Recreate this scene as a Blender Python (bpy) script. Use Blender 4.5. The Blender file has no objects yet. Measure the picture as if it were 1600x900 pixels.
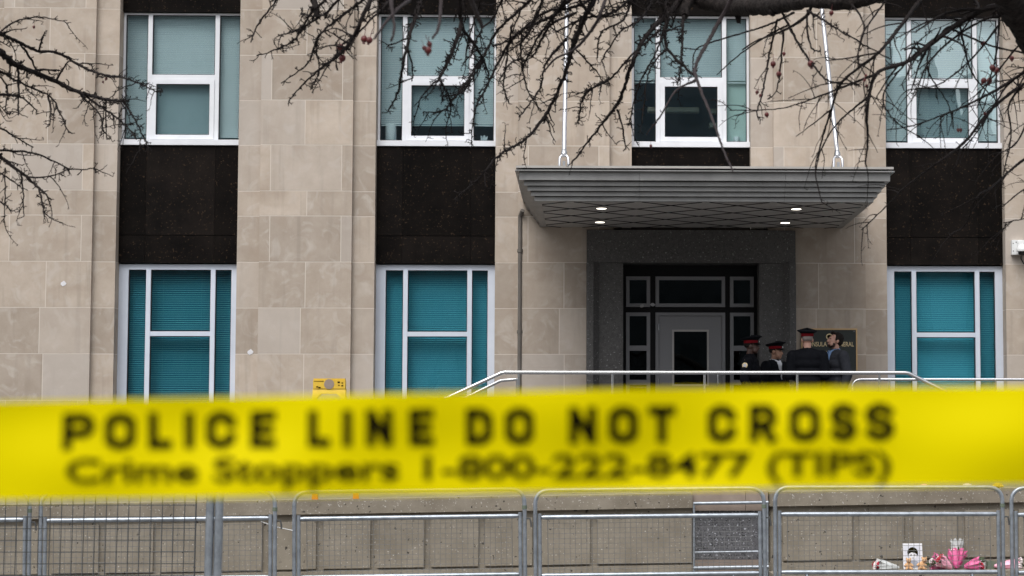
import bpy, math, random
from mathutils import Vector, Matrix, Quaternion
random.seed(11)
R_ = math.radians
sc = bpy.context.scene
COL = sc.collection

# ------------------------------------------------------------------ camera
FPX, PX, PY = 3200.0, 1010.0, 450.0           # focal length and principal point, in photograph pixels (1600 x 900)
PITCH = math.atan(0.075)
YAW = math.atan((914 - PX) / FPX * math.cos(PITCH))   # positive = turned left
CAM = Vector((0, -32, 1.6))
cd = bpy.data.cameras.new('camera')
cam = bpy.data.objects.new('camera', cd); COL.objects.link(cam)
cam.location = CAM
cam.rotation_euler = (math.pi / 2 + PITCH, 0, YAW)
cd.sensor_width = 36.0
cd.lens = 36.0 * FPX / 1600
cd.shift_x = -(PX - 800) / 1600
cd.clip_start = 0.05; cd.clip_end = 3000
cd.dof.use_dof = True
cd.dof.focus_distance = 31.5
cd.dof.aperture_fstop = 7.4
sc.camera = cam
# ------------------------------------------------------------------ sky and light (overcast)
SUN_EL, SUN_AZ = R_(60), R_(205)
w = bpy.data.worlds.new('World'); sc.world = w; w.use_nodes = True
nt = w.node_tree
bg = nt.nodes['Background']
sky = nt.nodes.new('ShaderNodeTexSky'); sky.sky_type = 'NISHITA'; sky.sun_disc = False
sky.sun_elevation = SUN_EL; sky.sun_rotation = SUN_AZ
sky.dust_density = 5.0; sky.air_density = 1.0; sky.ozone_density = 1.0
hs = nt.nodes.new('ShaderNodeHueSaturation'); hs.inputs['Saturation'].default_value = 0.22
nt.links.new(sky.outputs[0], hs.inputs['Color']); nt.links.new(hs.outputs[0], bg.inputs['Color'])
bg.inputs['Strength'].default_value = 0.15
sd = bpy.data.lights.new('sun', 'SUN'); sd.energy = 1.0; sd.angle = R_(40); sd.color = (1, 0.97, 0.93)
sun = bpy.data.objects.new('sun', sd); COL.objects.link(sun)
sdir = Vector((math.sin(SUN_AZ) * math.cos(SUN_EL), math.cos(SUN_AZ) * math.cos(SUN_EL), math.sin(SUN_EL)))
sun.rotation_euler = sdir.to_track_quat('Z', 'Y').to_euler()
sun.location = (0, -60, 60)
vs = sc.view_settings
vs.view_transform = 'Standard'; vs.look = 'None'; vs.gamma = 1; vs.exposure = 0.50
try: sc.cycles.use_denoising = True
except Exception: pass
sc.cycles.max_bounces = 10; sc.cycles.transparent_max_bounces = 16
sc.cycles.caustics_reflective = False; sc.cycles.caustics_refractive = False

_q = cam.rotation_euler.to_matrix()
CR, CU, CF = _q @ Vector((1, 0, 0)), _q @ Vector((0, 1, 0)), _q @ Vector((0, 0, -1))
def at(px, py, Y, slope=0.0):
    """the point of the plane y = Y + slope*x that the photograph shows at a pixel"""
    d = CF * FPX + CR * (px - PX) + CU * (PY - py)
    t = (Y + slope * CAM.x - CAM.y) / (d.y - slope * d.x)
    return CAM + d * t

# ------------------------------------------------------------------ materials
def mat(name, col, rough=0.6, metal=0.0, col2=None, scale=6.0, bump=0.0, bscale=40.0, spec=0.5, rnd=0.0, detail=6.0, stretch=None):
    m = bpy.data.materials.new(name); m.use_nodes = True
    t = m.node_tree; b = t.nodes['Principled BSDF']
    b.inputs['Roughness'].default_value = rough; b.inputs['Metallic'].default_value = metal
    b.inputs['Specular IOR Level'].default_value = spec
    b.inputs['Base Color'].default_value = (*col, 1)
    geo = t.nodes.new('ShaderNodeNewGeometry')
    vec = geo.outputs['Position']
    if stretch:
        mp = t.nodes.new('ShaderNodeMapping'); mp.inputs['Scale'].default_value = stretch
        t.links.new(vec, mp.inputs['Vector']); vec = mp.outputs[0]
    last = None
    if col2:
        n = t.nodes.new('ShaderNodeTexNoise'); n.inputs['Scale'].default_value = scale; n.inputs['Detail'].default_value = detail
        n.inputs['Roughness'].default_value = 0.65
        t.links.new(vec, n.inputs['Vector'])
        r = t.nodes.new('ShaderNodeValToRGB')
        r.color_ramp.elements[0].position = 0.33; r.color_ramp.elements[0].color = (*col, 1)
        r.color_ramp.elements[1].position = 0.67; r.color_ramp.elements[1].color = (*col2, 1)
        t.links.new(n.outputs['Fac'], r.inputs[0]); last = r.outputs[0]
    if rnd:
        oi = t.nodes.new('ShaderNodeObjectInfo')
        mr = t.nodes.new('ShaderNodeMapRange'); mr.inputs['To Min'].default_value = 1 - rnd; mr.inputs['To Max'].default_value = 1 + rnd
        t.links.new(oi.outputs['Random'], mr.inputs['Value'])
        h = t.nodes.new('ShaderNodeHueSaturation')
        if last: t.links.new(last, h.inputs['Color'])
        else: h.inputs['Color'].default_value = (*col, 1)
        t.links.new(mr.outputs[0], h.inputs['Value']); last = h.outputs[0]
    if last: t.links.new(last, b.inputs['Base Color'])
    if bump:
        n2 = t.nodes.new('ShaderNodeTexNoise'); n2.inputs['Scale'].default_value = bscale; n2.inputs['Detail'].default_value = 5
        t.links.new(vec, n2.inputs['Vector'])
        bp = t.nodes.new('ShaderNodeBump'); bp.inputs['Strength'].default_value = bump; bp.inputs['Distance'].default_value = 0.01
        t.links.new(n2.outputs['Fac'], bp.inputs['Height']); t.links.new(bp.outputs[0], b.inputs['Normal'])
    return m

def speckle(name, base, spots, scale=90.0, thr=0.62, rough=0.35, mott=None, mscale=2.0, bump=0.0, dark=None, dscale=30.0, dthr=0.3, spec=0.3, rnd=0.0):
    """stone with crystals: base colour, bright grains and optional dark pits"""
    m = mat(name, base, rough, col2=mott, scale=mscale, bump=bump, bscale=60, spec=spec, rnd=rnd)
    t = m.node_tree; b = t.nodes['Principled BSDF']
    geo = t.nodes.new('ShaderNodeNewGeometry')
    def layer(src, color, sc_, lo, hi, invert=False):
        n = t.nodes.new('ShaderNodeTexNoise'); n.inputs['Scale'].default_value = sc_; n.inputs['Detail'].default_value = 2
        t.links.new(geo.outputs['Position'], n.inputs['Vector'])
        mr = t.nodes.new('ShaderNodeMapRange'); mr.inputs['From Min'].default_value = lo; mr.inputs['From Max'].default_value = hi
        t.links.new(n.outputs['Fac'], mr.inputs['Value'])
        mx = t.nodes.new('ShaderNodeMix'); mx.data_type = 'RGBA'
        t.links.new(mr.outputs[0], mx.inputs['Factor'])
        if src is None: mx.inputs['A'].default_value = (*base, 1)
        else: t.links.new(src, mx.inputs['A'])
        mx.inputs['B'].default_value = (*color, 1)
        return mx.outputs['Result']
    src = b.inputs['Base Color'].links[0].from_socket if b.inputs['Base Color'].links else None
    src = layer(src, spots, scale, thr, thr + 0.06)
    if dark: src = layer(src, dark, dscale, dthr, dthr - 0.04)
    t.links.new(src, b.inputs['Base Color'])
    return m

def emit(name, col, s):
    m = bpy.data.materials.new(name); m.use_nodes = True; t = m.node_tree
    b = t.nodes['Principled BSDF']; b.inputs['Base Color'].default_value = (*col, 1)
    b.inputs['Emission Color'].default_value = (*col, 1); b.inputs['Emission Strength'].default_value = s
    return m

def glass(name, tint, refl=1.0, rough=0.0):
    m = bpy.data.materials.new(name); m.use_nodes = True; t = m.node_tree
    for n in list(t.nodes):
        if n.type != 'OUTPUT_MATERIAL': t.nodes.remove(n)
    out = [n for n in t.nodes if n.type == 'OUTPUT_MATERIAL'][0]
    tr = t.nodes.new('ShaderNodeBsdfTransparent'); tr.inputs[0].default_value = (*tint, 1)
    oi = t.nodes.new('ShaderNodeObjectInfo'); mr = t.nodes.new('ShaderNodeMapRange'); mr.inputs['To Min'].default_value = 0.93; mr.inputs['To Max'].default_value = 1.02
    hv = t.nodes.new('ShaderNodeHueSaturation'); hv.inputs['Color'].default_value = (*tint, 1)
    t.links.new(oi.outputs['Random'], mr.inputs['Value']); t.links.new(mr.outputs[0], hv.inputs['Value']); t.links.new(hv.outputs[0], tr.inputs[0])
    gl = t.nodes.new('ShaderNodeBsdfGlossy'); gl.inputs['Roughness'].default_value = rough
    gl.inputs['Color'].default_value = (0.92, 1.0, 1.0, 1)
    lw = t.nodes.new('ShaderNodeLayerWeight'); lw.inputs['Blend'].default_value = 0.5
    pw = t.nodes.new('ShaderNodeMath'); pw.operation = 'POWER'; pw.inputs[1].default_value = 5.0
    fr = t.nodes.new('ShaderNodeMath'); fr.operation = 'MULTIPLY_ADD'; fr.inputs[1].default_value = 0.96 / refl; fr.inputs[2].default_value = 0.04
    t.links.new(lw.outputs['Facing'], pw.inputs[0]); t.links.new(pw.outputs[0], fr.inputs[0])
    mu = t.nodes.new('ShaderNodeMath'); mu.operation = 'MULTIPLY'; mu.inputs[1].default_value = refl
    nz = t.nodes.new('ShaderNodeTexNoise'); nz.inputs['Scale'].default_value = 1.4
    geo = t.nodes.new('ShaderNodeNewGeometry'); t.links.new(geo.outputs['Position'], nz.inputs['Vector'])
    bp = t.nodes.new('ShaderNodeBump'); bp.inputs['Strength'].default_value = 0.04; bp.inputs['Distance'].default_value = 0.02
    t.links.new(nz.outputs['Fac'], bp.inputs['Height']); t.links.new(bp.outputs[0], gl.inputs['Normal'])
    mx = t.nodes.new('ShaderNodeMixShader')
    t.links.new(fr.outputs[0], mu.inputs[0]); t.links.new(mu.outputs[0], mx.inputs[0])
    t.links.new(tr.outputs[0], mx.inputs[1]); t.links.new(gl.outputs[0], mx.inputs[2])
    t.links.new(mx.outputs[0], out.inputs[0])
    return m

M = {}
def stone_mat():
    m = mat('limestone', (0.385, 0.323, 0.265), 0.82, col2=(0.465, 0.400, 0.338), scale=3.0, bump=0.12, bscale=55, spec=0.2, rnd=0.15, detail=10)
    t = m.node_tree; b = t.nodes['Principled BSDF']
    src = b.inputs['Base Color'].links[0].from_socket
    geo = t.nodes.new('ShaderNodeNewGeometry'); oi = t.nodes.new('ShaderNodeObjectInfo')
    def mixin(src, fac, col, mode='MIX'):
        mx = t.nodes.new('ShaderNodeMix'); mx.data_type = 'RGBA'; mx.blend_type = mode
        t.links.new(fac, mx.inputs['Factor']); t.links.new(src, mx.inputs['A']); mx.inputs['B'].default_value = (*col, 1); return mx.outputs['Result']
    def noise(scale, lo, hi, dist=0.0, off=None, stretch=None):
        v = geo.outputs['Position']
        ad = t.nodes.new('ShaderNodeVectorMath'); ad.operation = 'ADD'; t.links.new(v, ad.inputs[0])
        cm_ = t.nodes.new('ShaderNodeCombineXYZ'); ml = t.nodes.new('ShaderNodeMath'); ml.operation = 'MULTIPLY'; ml.inputs[1].default_value = 37.0
        t.links.new(oi.outputs['Random'], ml.inputs[0]); t.links.new(ml.outputs[0], cm_.inputs['X']); t.links.new(ml.outputs[0], cm_.inputs['Z'])
        t.links.new(cm_.outputs[0], ad.inputs[1]); v = ad.outputs[0]
        if stretch:
            mp = t.nodes.new('ShaderNodeMapping'); mp.inputs['Scale'].default_value = stretch; t.links.new(v, mp.inputs['Vector']); v = mp.outputs[0]
        n = t.nodes.new('ShaderNodeTexNoise'); n.inputs['Scale'].default_value = scale; n.inputs['Detail'].default_value = 8; n.inputs['Distortion'].default_value = dist
        t.links.new(v, n.inputs['Vector'])
        mr = t.nodes.new('ShaderNodeMapRange'); mr.inputs['From Min'].default_value = lo; mr.inputs['From Max'].default_value = hi
        t.links.new(n.outputs['Fac'], mr.inputs['Value']); return mr.outputs[0]
    # pale, veined patches; brownish beds; thin rain streaks
    def scaled(f, k):
        q = t.nodes.new('ShaderNodeMath'); q.operation = 'MULTIPLY'; q.inputs[1].default_value = k; t.links.new(f, q.inputs[0]); return q.outputs[0]
    src = mixin(src, scaled(noise(3.2, .52, .72, 1.6), .55), (0.53, 0.485, 0.44))
    src = mixin(src, scaled(noise(1.3, .52, .70, .6), .5), (0.33, 0.262, 0.205))
    src = mixin(src, scaled(noise(1.0, .56, .72, .2, stretch=(9, 9, .6)), .35), (0.25, 0.215, 0.18))
    # some blocks are greyer
    mr = t.nodes.new('ShaderNodeMapRange'); mr.inputs['From Min'].default_value = .72; mr.inputs['From Max'].default_value = 1.0; mr.inputs['To Max'].default_value = .6
    mu = t.nodes.new('ShaderNodeMath'); mu.operation = 'FRACT'; m2 = t.nodes.new('ShaderNodeMath'); m2.operation = 'MULTIPLY'; m2.inputs[1].default_value = 7.31
    t.links.new(oi.outputs['Random'], m2.inputs[0]); t.links.new(m2.outputs[0], mu.inputs[0]); t.links.new(mu.outputs[0], mr.inputs['Value'])
    src = mixin(src, mr.outputs[0], (0.46, 0.42, 0.385))
    t.links.new(src, b.inputs['Base Color']); return m
M['stone'] = stone_mat()
M['mortar'] = mat('mortar', (0.62, 0.57, 0.51), 0.9, spec=0.2)
M['black_granite'] = speckle('black_granite', (0.0042, 0.0036, 0.0034), (0.045, 0.030, 0.020), 34, 0.648, 0.5, mott=(0.0105, 0.0082, 0.0070), mscale=2.2, spec=0.05, rnd=0.3)
M['grey_granite'] = speckle('grey_granite', (0.085, 0.085, 0.092), (0.42, 0.43, 0.47), 48, 0.63, 0.45, mott=(0.13, 0.13, 0.14), mscale=14, dark=(0.02, 0.02, 0.022), dscale=70, dthr=0.40)
M['door_granite'] = speckle('door_granite', (0.078, 0.075, 0.074), (0.30, 0.30, 0.30), 34, 0.645, 0.5, mott=(0.115, 0.112, 0.110), mscale=20, dark=(0.03, 0.03, 0.03), dscale=90, dthr=0.38)
M['white_frame'] = mat('white_frame', (0.78, 0.80, 0.84), 0.4, col2=(0.70, 0.72, 0.76), scale=3)
M['blue_frame'] = mat('pale_aluminium_frame', (0.64, 0.69, 0.78), 0.4, col2=(0.57, 0.62, 0.71), scale=2)
M['gasket'] = mat('window_gasket', (0.02, 0.022, 0.025), 0.6)
M['blind'] = mat('blind_slats', (0.82, 0.85, 0.85), 0.6, col2=(0.76, 0.80, 0.80), scale=1.5)
M['glass_up'] = glass('tinted_glass_pale', (0.91, 0.98, 0.995), 3.3)
M['glass_sash'] = glass('tinted_glass_sash', (0.78, 0.87, 0.89), 4.0)
M['shade'] = mat('pale_roller_shade', (0.55, 0.66, 0.60), 0.8)
M['glass_low'] = glass('tinted_glass_teal', (0.52, 0.81, 0.87), 2.0)
M['glass_dark'] = glass('dark_door_glass', (0.35, 0.40, 0.42), 1.0)
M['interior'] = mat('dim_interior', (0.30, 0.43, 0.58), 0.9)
M['shelf_tan'] = mat('tan_shelf', (0.55, 0.47, 0.36), 0.6)
M['canopy'] = mat('canopy_metal', (0.305, 0.305, 0.303), 0.42, 0.35, col2=(0.225, 0.225, 0.223), scale=3, spec=0.5)
M['canopy_panel'] = mat('canopy_panel', (0.46, 0.44, 0.42), 0.55, 0.1, col2=(0.38, 0.365, 0.35), scale=2.5, rnd=0.06)
M['joint'] = mat('dark_joint', (0.014, 0.014, 0.014), 0.8, spec=.1)
M['lamp'] = emit('lit_downlight', (1.0, 0.93, 0.80), 3.2)
M['steel'] = mat('brushed_steel', (0.66, 0.67, 0.69), 0.24, 1.0)
M['chrome'] = mat('dull_steel', (0.56, 0.57, 0.60), 0.3, 0.75)
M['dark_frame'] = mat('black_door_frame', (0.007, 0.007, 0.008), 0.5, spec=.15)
M['door_metal'] = mat('grey_door_metal', (0.22, 0.22, 0.23), 0.4, 0.5)
M['brass'] = mat('brass', (0.62, 0.42, 0.22), 0.4, 0.7)
M['gold'] = mat('gold_letters', (0.72, 0.58, 0.34), 0.4, 0.4)
M['plaque'] = mat('dark_green_plaque', (0.018, 0.024, 0.022), 0.4)
M['concrete'] = speckle('rough_concrete', (0.185, 0.162, 0.128), (0.46, 0.44, 0.41), 52, 0.665, 0.9, mott=(0.27, 0.242, 0.197), mscale=2.6, bump=0.25, dark=(0.045, 0.04, 0.035), dscale=20, dthr=0.325)
M['coping'] = speckle('coping_concrete', (0.172, 0.148, 0.115), (0.46, 0.44, 0.41), 50, 0.655, 0.9, mott=(0.265, 0.235, 0.19), mscale=2.4, bump=0.25, dark=(0.045, 0.04, 0.035), dscale=22, dthr=0.32)
M['brown_stone'] = mat('brown_stone', (0.24, 0.19, 0.16), 0.8, col2=(0.31, 0.25, 0.21), scale=4)
M['galv'] = mat('galvanised_steel', (0.40, 0.44, 0.49), 0.42, 0.75, col2=(0.27, 0.30, 0.335), scale=14, detail=3)
M['wire'] = mat('galvanised_wire', (0.17, 0.172, 0.17), 0.6, 0.3)
M['dark_wire'] = mat('dull_wire', (0.085, 0.088, 0.09), 0.7, 0.2, spec=.15)
M['paving'] = mat('paving', (0.13, 0.126, 0.12), 0.85, col2=(0.18, 0.173, 0.165), scale=1.5, bump=0.2)
M['terrace'] = mat('terrace_paving', (0.11, 0.105, 0.10), 0.85, col2=(0.15, 0.145, 0.135), scale=2)
M['bark'] = mat('dark_bark', (0.009, 0.007, 0.0068), 0.75, col2=(0.018, 0.014, 0.0135), scale=30, bump=0.3, bscale=90, spec=0.12)
M['limb_bark'] = mat('lichen_bark', (0.006, 0.005, 0.005), 0.85, col2=(0.034, 0.028, 0.026), scale=30, bump=1.0, bscale=40, spec=0.1)
M['smooth_bark'] = mat('smooth_twig_bark', (0.024, 0.018, 0.019), 0.7, col2=(0.036, 0.028, 0.029), scale=20, spec=.2)
M['berry'] = mat('dried_crabapple', (0.13, 0.012, 0.012), 0.45, col2=(0.05, 0.010, 0.010), scale=60)
M['yellow_plastic'] = mat('yellow_plastic', (0.75, 0.50, 0.05), 0.45, col2=(0.62, 0.40, 0.04), scale=12)
M['black_print'] = mat('black_print', (0.010, 0.008, 0.002), 0.85, spec=0.02)
M['white'] = mat('white_plastic', (0.74, 0.75, 0.75), 0.4)
M['paper'] = mat('white_paper', (0.66, 0.66, 0.69), 0.8)
M['tape_scrap'] = mat('silver_tape', (0.42, 0.42, 0.43), 0.4)
M['lens'] = mat('dark_dome', (0.01, 0.01, 0.012), 0.1)
M['pipe'] = mat('painted_pipe', (0.10, 0.09, 0.08), 0.5, col2=(0.14, 0.125, 0.11), scale=3)
M['skin_light'] = mat('skin_light', (0.46, 0.26, 0.20), 0.55)
M['skin_mid'] = mat('skin_tan', (0.33, 0.18, 0.12), 0.55)
M['skin_dark'] = mat('skin_dark', (0.060, 0.028, 0.020), 0.5)
M['navy'] = mat('navy_uniform', (0.005, 0.0055, 0.008), 0.8, spec=0.08, col2=(0.008, 0.009, 0.012), scale=20)
M['charcoal'] = mat('charcoal_jacket', (0.030, 0.032, 0.040), 0.85, spec=0.08, col2=(0.042, 0.045, 0.054), scale=25)
M['shirt_blue'] = mat('blue_shirt', (0.16, 0.26, 0.46), 0.8)
M['shirt_white'] = mat('white_shirt', (0.72, 0.74, 0.80), 0.8)
M['cap_red'] = mat('red_cap_band', (0.17, 0.009, 0.014), 0.8, spec=.05)
M['beard'] = mat('brown_beard', (0.055, 0.036, 0.030), 0.8, spec=.1)
M['hair_dark'] = mat('dark_hair', (0.006, 0.005, 0.0045), 0.7, spec=.1, col2=(0.02, 0.016, 0.014), scale=80)
M['hair_grey'] = mat('cropped_grey_hair', (0.20, 0.17, 0.16), 0.8)
M['shoe'] = mat('black_leather', (0.006, 0.006, 0.006), 0.4, spec=.25)
M['pink_paper'] = mat('pink_wrapping', (0.72, 0.17, 0.37), 0.5, col2=(0.42, 0.025, 0.14), scale=16, bump=.8, bscale=30)
M['pale_pink'] = mat('pale_pink_wrapping', (0.80, 0.38, 0.50), 0.4)
M['red_petal'] = mat('red_petals', (0.42, 0.015, 0.04), 0.6)
M['white_petal'] = mat('white_petals', (0.75, 0.68, 0.68), 0.6)
M['leaf'] = mat('cut_foliage', (0.05, 0.075, 0.03), 0.6)
M['cello'] = mat('crumpled_cellophane', (0.60, 0.62, 0.62), 0.2, col2=(0.40, 0.42, 0.42), scale=30)
M['tan_plush'] = mat('tan_plush', (0.55, 0.33, 0.17), 0.95)
M['orange'] = mat('orange_plastic', (0.70, 0.18, 0.02), 0.5)
M['grey_ink'] = mat('grey_print', (0.28, 0.30, 0.36), 0.7)
M['pale_ink'] = mat('pale_print', (0.55, 0.56, 0.62), 0.7)
M['green_plastic'] = mat('dull_green_wrap', (0.12, 0.15, 0.11), 0.6)
M['far_wall'] = mat('far_masonry', (0.10, 0.12, 0.13), 0.8, col2=(0.13, 0.15, 0.16), scale=0.3)
M['far_glass'] = mat('far_windows', (0.05, 0.07, 0.08), 0.3)

# police tape: thin plastic film
tm = bpy.data.materials.new('yellow_film'); tm.use_nodes = True
t = tm.node_tree; b = t.nodes['Principled BSDF']
b.inputs['Base Color'].default_value = (0.88, 0.745, 0.0, 1); b.inputs['Roughness'].default_value = 0.45
b.inputs['Specular IOR Level'].default_value = 0.06
trl = t.nodes.new('ShaderNodeBsdfTranslucent'); trl.inputs[0].default_value = (0.85, 0.72, 0.0, 1)
mxs = t.nodes.new('ShaderNodeMixShader'); mxs.inputs[0].default_value = 0.3
o_ = [n for n in t.nodes if n.type == 'OUTPUT_MATERIAL'][0]
t.links.new(b.outputs[0], mxs.inputs[1]); t.links.new(trl.outputs[0], mxs.inputs[2]); t.links.new(mxs.outputs[0], o_.inputs[0])
M['tape'] = tm

# ------------------------------------------------------------------ mesh helpers
class MB:
    def __init__(s): s.v = []; s.f = []; s.mi = []; s.cur = 0
    def add(s, vs, fs):
        n = len(s.v); s.v += [tuple(p) for p in vs]
        for f in fs: s.f.append(tuple(i + n for i in f)); s.mi.append(s.cur)
        return s
    def box(s, x0, x1, y0, y1, z0, z1):
        return s.add([(x0,y0,z0),(x1,y0,z0),(x1,y1,z0),(x0,y1,z0),(x0,y0,z1),(x1,y0,z1),(x1,y1,z1),(x0,y1,z1)],
                     [(0,3,2,1),(4,5,6,7),(0,1,5,4),(1,2,6,5),(2,3,7,6),(3,0,4,7)])
    def frame(s, x0, x1, z0, z1, w, y0, y1, wb=None):
        """rectangular ring in the facade plane"""
        wb = w if wb is None else wb
        s.box(x0, x0 + w, y0, y1, z0, z1); s.box(x1 - w, x1, y0, y1, z0, z1)
        s.box(x0 + w, x1 - w, y0, y1, z1 - w, z1); s.box(x0 + w, x1 - w, y0, y1, z0, z0 + wb)
        return s
    def quad(s, a, b_, c, d): return s.add([a, b_, c, d], [(0, 1, 2, 3)])
    def prism(s, poly, y0, y1):
        """polygon in x,z pushed along y"""
        n = len(poly)
        vs = [(x, y0, z) for x, z in poly] + [(x, y1, z) for x, z in poly]
        return s.add(vs, [tuple(range(n)), tuple(range(2 * n - 1, n - 1, -1))] + [((i + 1) % n, i, n + i, n + (i + 1) % n) for i in range(n)])
    def prismz(s, poly, z0, z1):
        n = len(poly)
        vs = [(x, y, z0) for x, y in poly] + [(x, y, z1) for x, y in poly]
        return s.add(vs, [tuple(range(n - 1, -1, -1)), tuple(range(n, 2 * n))] + [(i, (i + 1) % n, n + (i + 1) % n, n + i) for i in range(n)])
    def tube(s, pts, r, sides=8, cap=True, sq=1.0, up=None):
        pts = [Vector(p) for p in pts]
        n = len(pts); rad = r if isinstance(r, (list, tuple)) else [r] * n
        tang = []
        for i in range(n):
            d = pts[min(i + 1, n - 1)] - pts[max(i - 1, 0)]
            tang.append(d.normalized() if d.length > 1e-9 else Vector((0, 0, 1)))
        ref = Vector(up) if up else (Vector((0, 0, 1)) if abs(tang[0].z) < 0.9 else Vector((1, 0, 0)))
        u = (ref - tang[0] * ref.dot(tang[0])).normalized()
        base = len(s.v); vs = []
        for i in range(n):
            u = (u - tang[i] * u.dot(tang[i]))
            u = u.normalized() if u.length > 1e-6 else tang[i].orthogonal().normalized()
            v = tang[i].cross(u)
            for k in range(sides):
                a = 2 * math.pi * k / sides
                vs.append(pts[i] + u * (math.cos(a) * rad[i] * sq) + v * (math.sin(a) * rad[i]))
        fs = []
        for i in range(n - 1):
            for k in range(sides):
                k2 = (k + 1) % sides
                fs.append((i * sides + k, i * sides + k2, (i + 1) * sides + k2, (i + 1) * sides + k))
        if cap:
            fs.append(tuple(range(sides - 1, -1, -1))); fs.append(tuple((n - 1) * sides + k for k in range(sides)))
        return s.add(vs, fs)
    def lathe(s, prof, c, axis='z', n=20, sy=1.0):
        """profile of (radius, height) about a vertical (or -y facing) axis"""
        vs = []
        for r, h in prof:
            for k in range(n):
                a = 2 * math.pi * k / n
                if axis == 'z': vs.append((c[0] + r * math.cos(a), c[1] + r * math.sin(a) * sy, c[2] + h))
                else: vs.append((c[0] + r * math.cos(a), c[1] - h, c[2] + r * math.sin(a)))
        fs = []
        for i in range(len(prof) - 1):
            for k in range(n):
                k2 = (k + 1) % n
                fs.append((i * n + k, i * n + k2, (i + 1) * n + k2, (i + 1) * n + k))
        fs.append(tuple(range(n - 1, -1, -1))); fs.append(tuple((len(prof) - 1) * n + k for k in range(n)))
        return s.add(vs, fs)
    def ell(s, c, r, n=12, m=8, rot=None):
        vs = []; fs = []
        c = Vector(c)
        for i in range(m + 1):
            th = math.pi * i / m
            for k in range(n):
                a = 2 * math.pi * k / n
                p = Vector((r[0] * math.sin(th) * math.cos(a), r[1] * math.sin(th) * math.sin(a), r[2] * math.cos(th)))
                if rot: p = rot @ p
                vs.append(c + p)
        for i in range(m):
            for k in range(n):
                k2 = (k + 1) % n
                fs.append((i * n + k, (i + 1) * n + k, (i + 1) * n + k2, i * n + k2))
        return s.add(vs, fs)
    def build(s, name, m, parent=None, smooth=False, fn=None):
        off = parent_loc(parent) if parent else Vector((0, 0, 0))
        vs = [fn(Vector(p)) for p in s.v] if fn else [Vector(p) for p in s.v]
        me = bpy.data.meshes.new(name)
        me.from_pydata([tuple(p - off) for p in vs], [], s.f); me.update()
        ms = m if isinstance(m, (list, tuple)) else [m]
        for k in ms: me.materials.append(M[k] if isinstance(k, str) else k)
        if len(ms) > 1:
            for p, i in zip(me.polygons, s.mi): p.material_index = i
        if smooth:
            me.polygons.foreach_set('use_smooth', [True] * len(me.polygons))
            try: me.set_sharp_from_angle(angle=R_(50))
            except Exception: pass
        o = bpy.data.objects.new(name, me); COL.objects.link(o)
        if parent: o.parent = parent
        return o
def parent_loc(o):
    v = Vector((0, 0, 0))
    while o: v += o.location; o = o.parent
    return v
def tag(o, label, cat=None, group=None, kind=None):
    if label: o['label'] = label
    if cat: o['category'] = cat
    if group: o['group'] = group
    if kind: o['kind'] = kind
    return o
def thing(name, label, cat, loc=(0, 0, 0), group=None):
    o = bpy.data.objects.new(name, None); COL.objects.link(o); o.location = loc; o.empty_display_size = 0.1
    return tag(o, label, cat, group)
def copy_tree(o, parent=None):
    c = o.copy(); COL.objects.link(c); c.parent = parent
    for ch in o.children: copy_tree(ch, c)
    return c
unit = MB().box(-.5, .5, -.5, .5, -.5, .5)
def piece(name, mesh, x0, x1, y0, y1, z0, z1, parent):
    """a box that shares one unit mesh with all its like"""
    o = bpy.data.objects.new(name, mesh); COL.objects.link(o)
    o.location = Vector(((x0 + x1) / 2, (y0 + y1) / 2, (z0 + z1) / 2)) - parent_loc(parent)
    o.scale = (x1 - x0, y1 - y0, z1 - z0); o.parent = parent
    return o
def unit_mesh(name, m, bev=0.0):
    me = bpy.data.meshes.new(name); me.from_pydata(unit.v, [], unit.f); me.materials.append(M[m]); return me
def text_geo(body, bold=0.0):
    cu = bpy.data.curves.new('lettering', 'FONT'); cu.body = body; cu.offset = bold; cu.resolution_u = 4
    ob = bpy.data.objects.new('lettering', cu); COL.objects.link(ob)
    dg = bpy.context.evaluated_depsgraph_get(); dg.update()
    me = bpy.data.meshes.new_from_object(ob.evaluated_get(dg))
    vs = [v.co.copy() for v in me.vertices]; fs = [tuple(p.vertices) for p in me.polygons]
    bpy.data.objects.remove(ob); bpy.data.curves.remove(cu); bpy.data.meshes.remove(me)
    return vs, fs
def remesh(mb, voxel, smooth=6, name='body'):
    """melt overlapping volumes into one continuous skin"""
    me = bpy.data.meshes.new(name); me.from_pydata(mb.v, [], mb.f); me.update()
    ob = bpy.data.objects.new(name, me); COL.objects.link(ob)
    r = ob.modifiers.new('r', 'REMESH'); r.mode = 'VOXEL'; r.voxel_size = voxel
    sm = ob.modifiers.new('s', 'SMOOTH'); sm.factor = 0.5; sm.iterations = smooth
    dg = bpy.context.evaluated_depsgraph_get(); dg.update()
    out = bpy.data.meshes.new_from_object(ob.evaluated_get(dg)); out.name = name
    bpy.data.objects.remove(ob); bpy.data.meshes.remove(me)
    out.polygons.foreach_set('use_smooth', [True] * len(out.polygons))
    return out

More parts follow.
